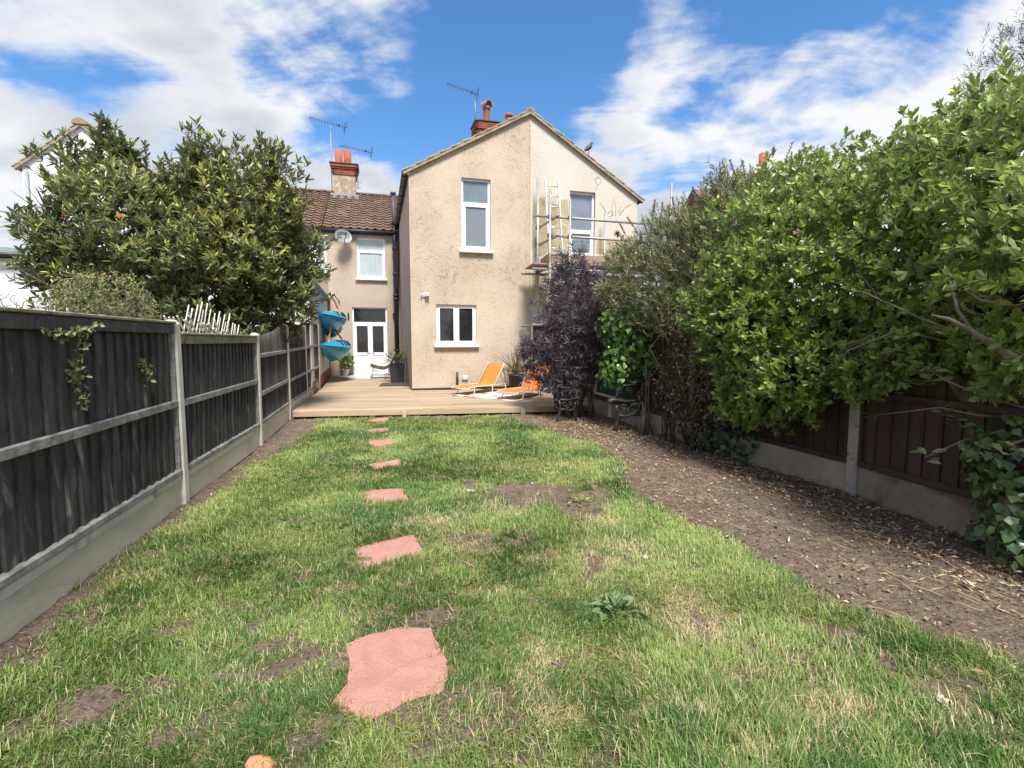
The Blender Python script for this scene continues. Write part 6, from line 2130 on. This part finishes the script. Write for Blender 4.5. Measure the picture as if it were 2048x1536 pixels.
# ================================================================== LITTER, TWIGS, WEEDS
def litter():
    n = 60000
    y = rng.uniform(1.6, 10.4, n); x = line_x(RPOST, y) - rng.uniform(.04, 2.2, n)
    q_ = rng.random(n) < .22; x = np.where(q_, rng.uniform(-5, 4.2, n), x)
    rx = line_x(RPOST, y); dr = rx - x
    re = np.interp(y, EDGE_Y, EDGE_X)
    g, s_, d, ins = zones(x, y)
    w = 1.6 * np.exp(-((dr - .26) / .40) ** 2) * np.clip(VB.fbm(x * 1.5, y * 1.5, 3) * 2.4 - .55, .1, 1) * (dr > .05)
    w += .9 * np.exp(-(((x - 1.45) / .7) ** 2 + ((y - 8.6) / 1.3) ** 2)) + .10 * (1 - ins) * (dr > 0) + .004
    w += .25 * (1 - ins) * (x - line_x(LPOST, y) < .9) * (x > line_x(LPOST, y) + .06) * (y > 4)
    k = rng.random(n) < np.clip(w, 0, 1); k &= (x > line_x(LPOST, y) + .06) & (y < deck_y(x) - .05)
    x, y = x[k], y[k]; n = len(x)
    z = ground_h(x, y) + .010 + rng.uniform(0, .012, n)
    a = rng.uniform(0, 2 * pi, n)
    D = np.stack([np.cos(a), np.sin(a), rng.normal(0, .22, n)], 1); Nn = UP + rng.normal(0, .28, (n, 3))
    F = Foliage()
    F.add(np.stack([x, y, z], 1), D, Nn, np.clip(rng.lognormal(-3.45, .45, n), .010, .085), rng.uniform(.006, .022, n), rng.random(n) ** 1.3, kind='lite', curl=-.15, fold=.3)
    m2 = 16000
    y = rng.uniform(1.8, 10.2, m2); x = rng.uniform(-4.6, 4, m2); g, s_, d, ins = zones(x, y)
    k = (rng.random(m2) < s_ * .8) & (x > line_x(LPOST, y) + .08) & (x < line_x(RPOST, y) - .06) & (y < deck_y(x) - .05); x, y = x[k], y[k]; m2 = len(x)
    F.add(np.stack([x, y, ground_h(x, y) + .008 + rng.uniform(0, .01, m2)], 1), rng.normal(size=(m2, 3)) * np.array([1, 1, .3]), UP + rng.normal(0, .4, (m2, 3)), rng.uniform(.006, .018, m2), rng.uniform(.003, .007, m2), rng.uniform(.2, 1, m2), kind='lite', fold=.3)
    F.build('leaf_litter', leafmat('litter', [(0, (.07, .045, .03)), (.35, (.17, .115, .065)), (.65, (.32, .23, .13)), (1, (.50, .40, .25))], .8, .05), None)
    o = bpy.data.objects['leaf_litter']; tag(o, 'dry fallen leaves scattered over the bare soil', 'leaf litter', kind='stuff')
    mb = MB()
    for i in range(150):
        yy = random.uniform(2, 8); rx = float(line_x(RPOST, np.array([yy]))[0]); xx = rx - random.uniform(.15, 1.7) if random.random() < .75 else random.uniform(-1.5, 1.5); a = random.uniform(-.5, .5) + 2.0
        L_ = random.uniform(.08, .35); z0 = float(ground_h(np.array([xx]), np.array([yy]))[0]) + .02
        mb.tube([(xx, yy, z0), (xx + cos(a) * L_ * .5, yy + sin(a) * L_ * .5, z0 + random.uniform(.0, .015)), (xx + cos(a + .2) * L_, yy + sin(a + .2) * L_, z0)], [.003, .0025, .0015], 5)
    o = mb.build('fallen_twigs', mat('straw_twig', (.36, .27, .17), (.24, .17, .11), 9, .9), None); tag(o, 'thin dry twigs lying on the soil by the hedge', 'twigs', kind='stuff')


litter()


def weeds():
    def weed(px, py, k, L0, W0, m, label, h=.06, cat='weed'):
        g = G(px, py); z = float(ground_h(np.array([g.x]), np.array([g.y]))[0])
        t = empty('weed', (g.x, g.y, z)); tag(t, label, cat)
        lv = []
        V, tr, qu = leaf_geo(np.zeros((1, 3)), np.array([[0, 1., 0]]), np.array([[0, 0, 1.]]), np.array([L0]), np.array([W0]), w1=1.0, w2=.85, curl=.35, fold=.12)
        me = np_mesh('leaf', V[0], tr, qu, {'tint': np.full(8, .45)}); me.materials.append(m)
        for i in range(k):
            a = i * 2.4; rr = .02 + .075 * (i / k) ** .6 * (L0 / .09); tl = .25 + .9 * (i / k)
            o = inst('leaf', me, t, (cos(a) * rr, sin(a) * rr, h * (1 - .6 * i / k)))
            dv = Vector((cos(a) * sin(tl), sin(a) * sin(tl), cos(tl) * .7)); o.rotation_euler = dv.to_track_quat('Y', 'Z').to_euler()
            o.scale = (random.uniform(.45, 1.25), random.uniform(.5, 1.25), 1); o.location.x += random.gauss(0, .025); o.location.y += random.gauss(0, .025); o.rotation_euler.rotate_axis('Y', random.uniform(-1, 1)); o.rotation_euler.rotate_axis('Z', random.uniform(-.6, .6))
    mw = leafmat('weed_leaf', [(0, (.10, .16, .06)), (1, (.20, .27, .12))], .6, .25)
    my = leafmat('pale_weed_leaf', [(0, (.16, .20, .05)), (1, (.24, .28, .08))], .55, .2)
    weed(1228, 1218, 46, .066, .046, mw, 'broad leaved dark green weed clump in the right half of the lawn', .05)
    weed(1160, 1006, 16, .06, .038, my, 'small yellow green weed on the bare patch of the lawn', .05)
    weed(925, 1012, 10, .05, .03, my, 'little pale weed at the near edge of the bare patch', .04)
    # odds and ends on the grass
    def scrap(px, py, s_, m, name, label, cat):
        g = G(px, py); z = float(ground_h(np.array([g.x]), np.array([g.y]))[0]) + .018
        mb = MB(); n = 9; vs = []
        for i in range(n):
            for j in range(n):
                u, v = i / (n - 1) - .5, j / (n - 1) - .5
                vs.append((u * s_ * 1.5 + random.gauss(0, .08) * s_, v * s_ + random.gauss(0, .08) * s_, abs(random.gauss(0, .22)) * s_))
        mb.add(vs, [(i * n + j, i * n + j + 1, (i + 1) * n + j + 1, (i + 1) * n + j) for i in range(n - 1) for j in range(n - 1)], None, True)
        tag(mb.build(name, m, None, (g.x, g.y, z), (0, 0, random.uniform(0, 3))), label, cat)
    mt = mat('tissue', (.50, .50, .49), (.36, .36, .34), 30, .9)
    scrap(942, 985, .05, mt, 'tissue_scrap', 'crumpled white tissue at the edge of the bare patch', 'litter')
    scrap(1290, 1118, .03, mt, 'tissue_scrap', 'grey white scrap in the grass right of the path', 'litter')
    scrap(1064, 968, .018, mt, 'tissue_scrap', 'tiny white scrap on the far rim of the bare patch', 'litter')
    scrap(1882, 1412, .035, mat('dry_petal', (.62, .57, .48), (.45, .40, .32), 30, .9), 'dried_flower', 'withered pale flower head at the tip of a long straw', 'flower')
    q = [G(1872, 1408), G(1930, 1452), G(1990, 1492), G(2075, 1540)]
    mb = MB(); mb.tube([v - q[0] + Vector((0, 0, .025 - .004 * i)) for i, v in enumerate(q)], [.003, .004, .0045, .005], 6)
    tag(mb.build('dry_stalk', mat('straw', (.52, .42, .28), (.40, .31, .20), 20, .9), None, q[0]), 'long pale straw stalk lying in the near lawn corner', 'stalk')
    g = G(522, 1533)
    mb = MB(); mb.lathe([(.0, .016), (.03, .02), (.055, .014), (.06, .004), (.05, -.004), (.0, -.006)], 9, Matrix.Rotation(.35, 4, 'Y') @ Matrix.Diagonal((1, .7, 1, 1)))
    tag(mb.build('terracotta_shard', mat('shard', (.55, .24, .12), (.46, .19, .10), 12, .9, .3, 40), None, (g.x, g.y, -.005)), 'rounded orange terracotta piece in the near grass', 'shard')
    # bare post standing by the near trunk
    g = G(1993, 1112); mb = MB(); mb.tube([(0, 0, -.1), (.01, 0, .12), (.005, .01, .30), (.03, 0, .42)], [.062, .056, .052, .05], 10)
    tag(mb.build('timber_stump', mat('stump', (.21, .165, .12), (.14, .105, .075), 8, .9, .6, 26, stretch=(1, 1, .2)), None, (g.x, g.y, 0)), 'short bare timber stump by the near end of the fence', 'stump')


weeds()
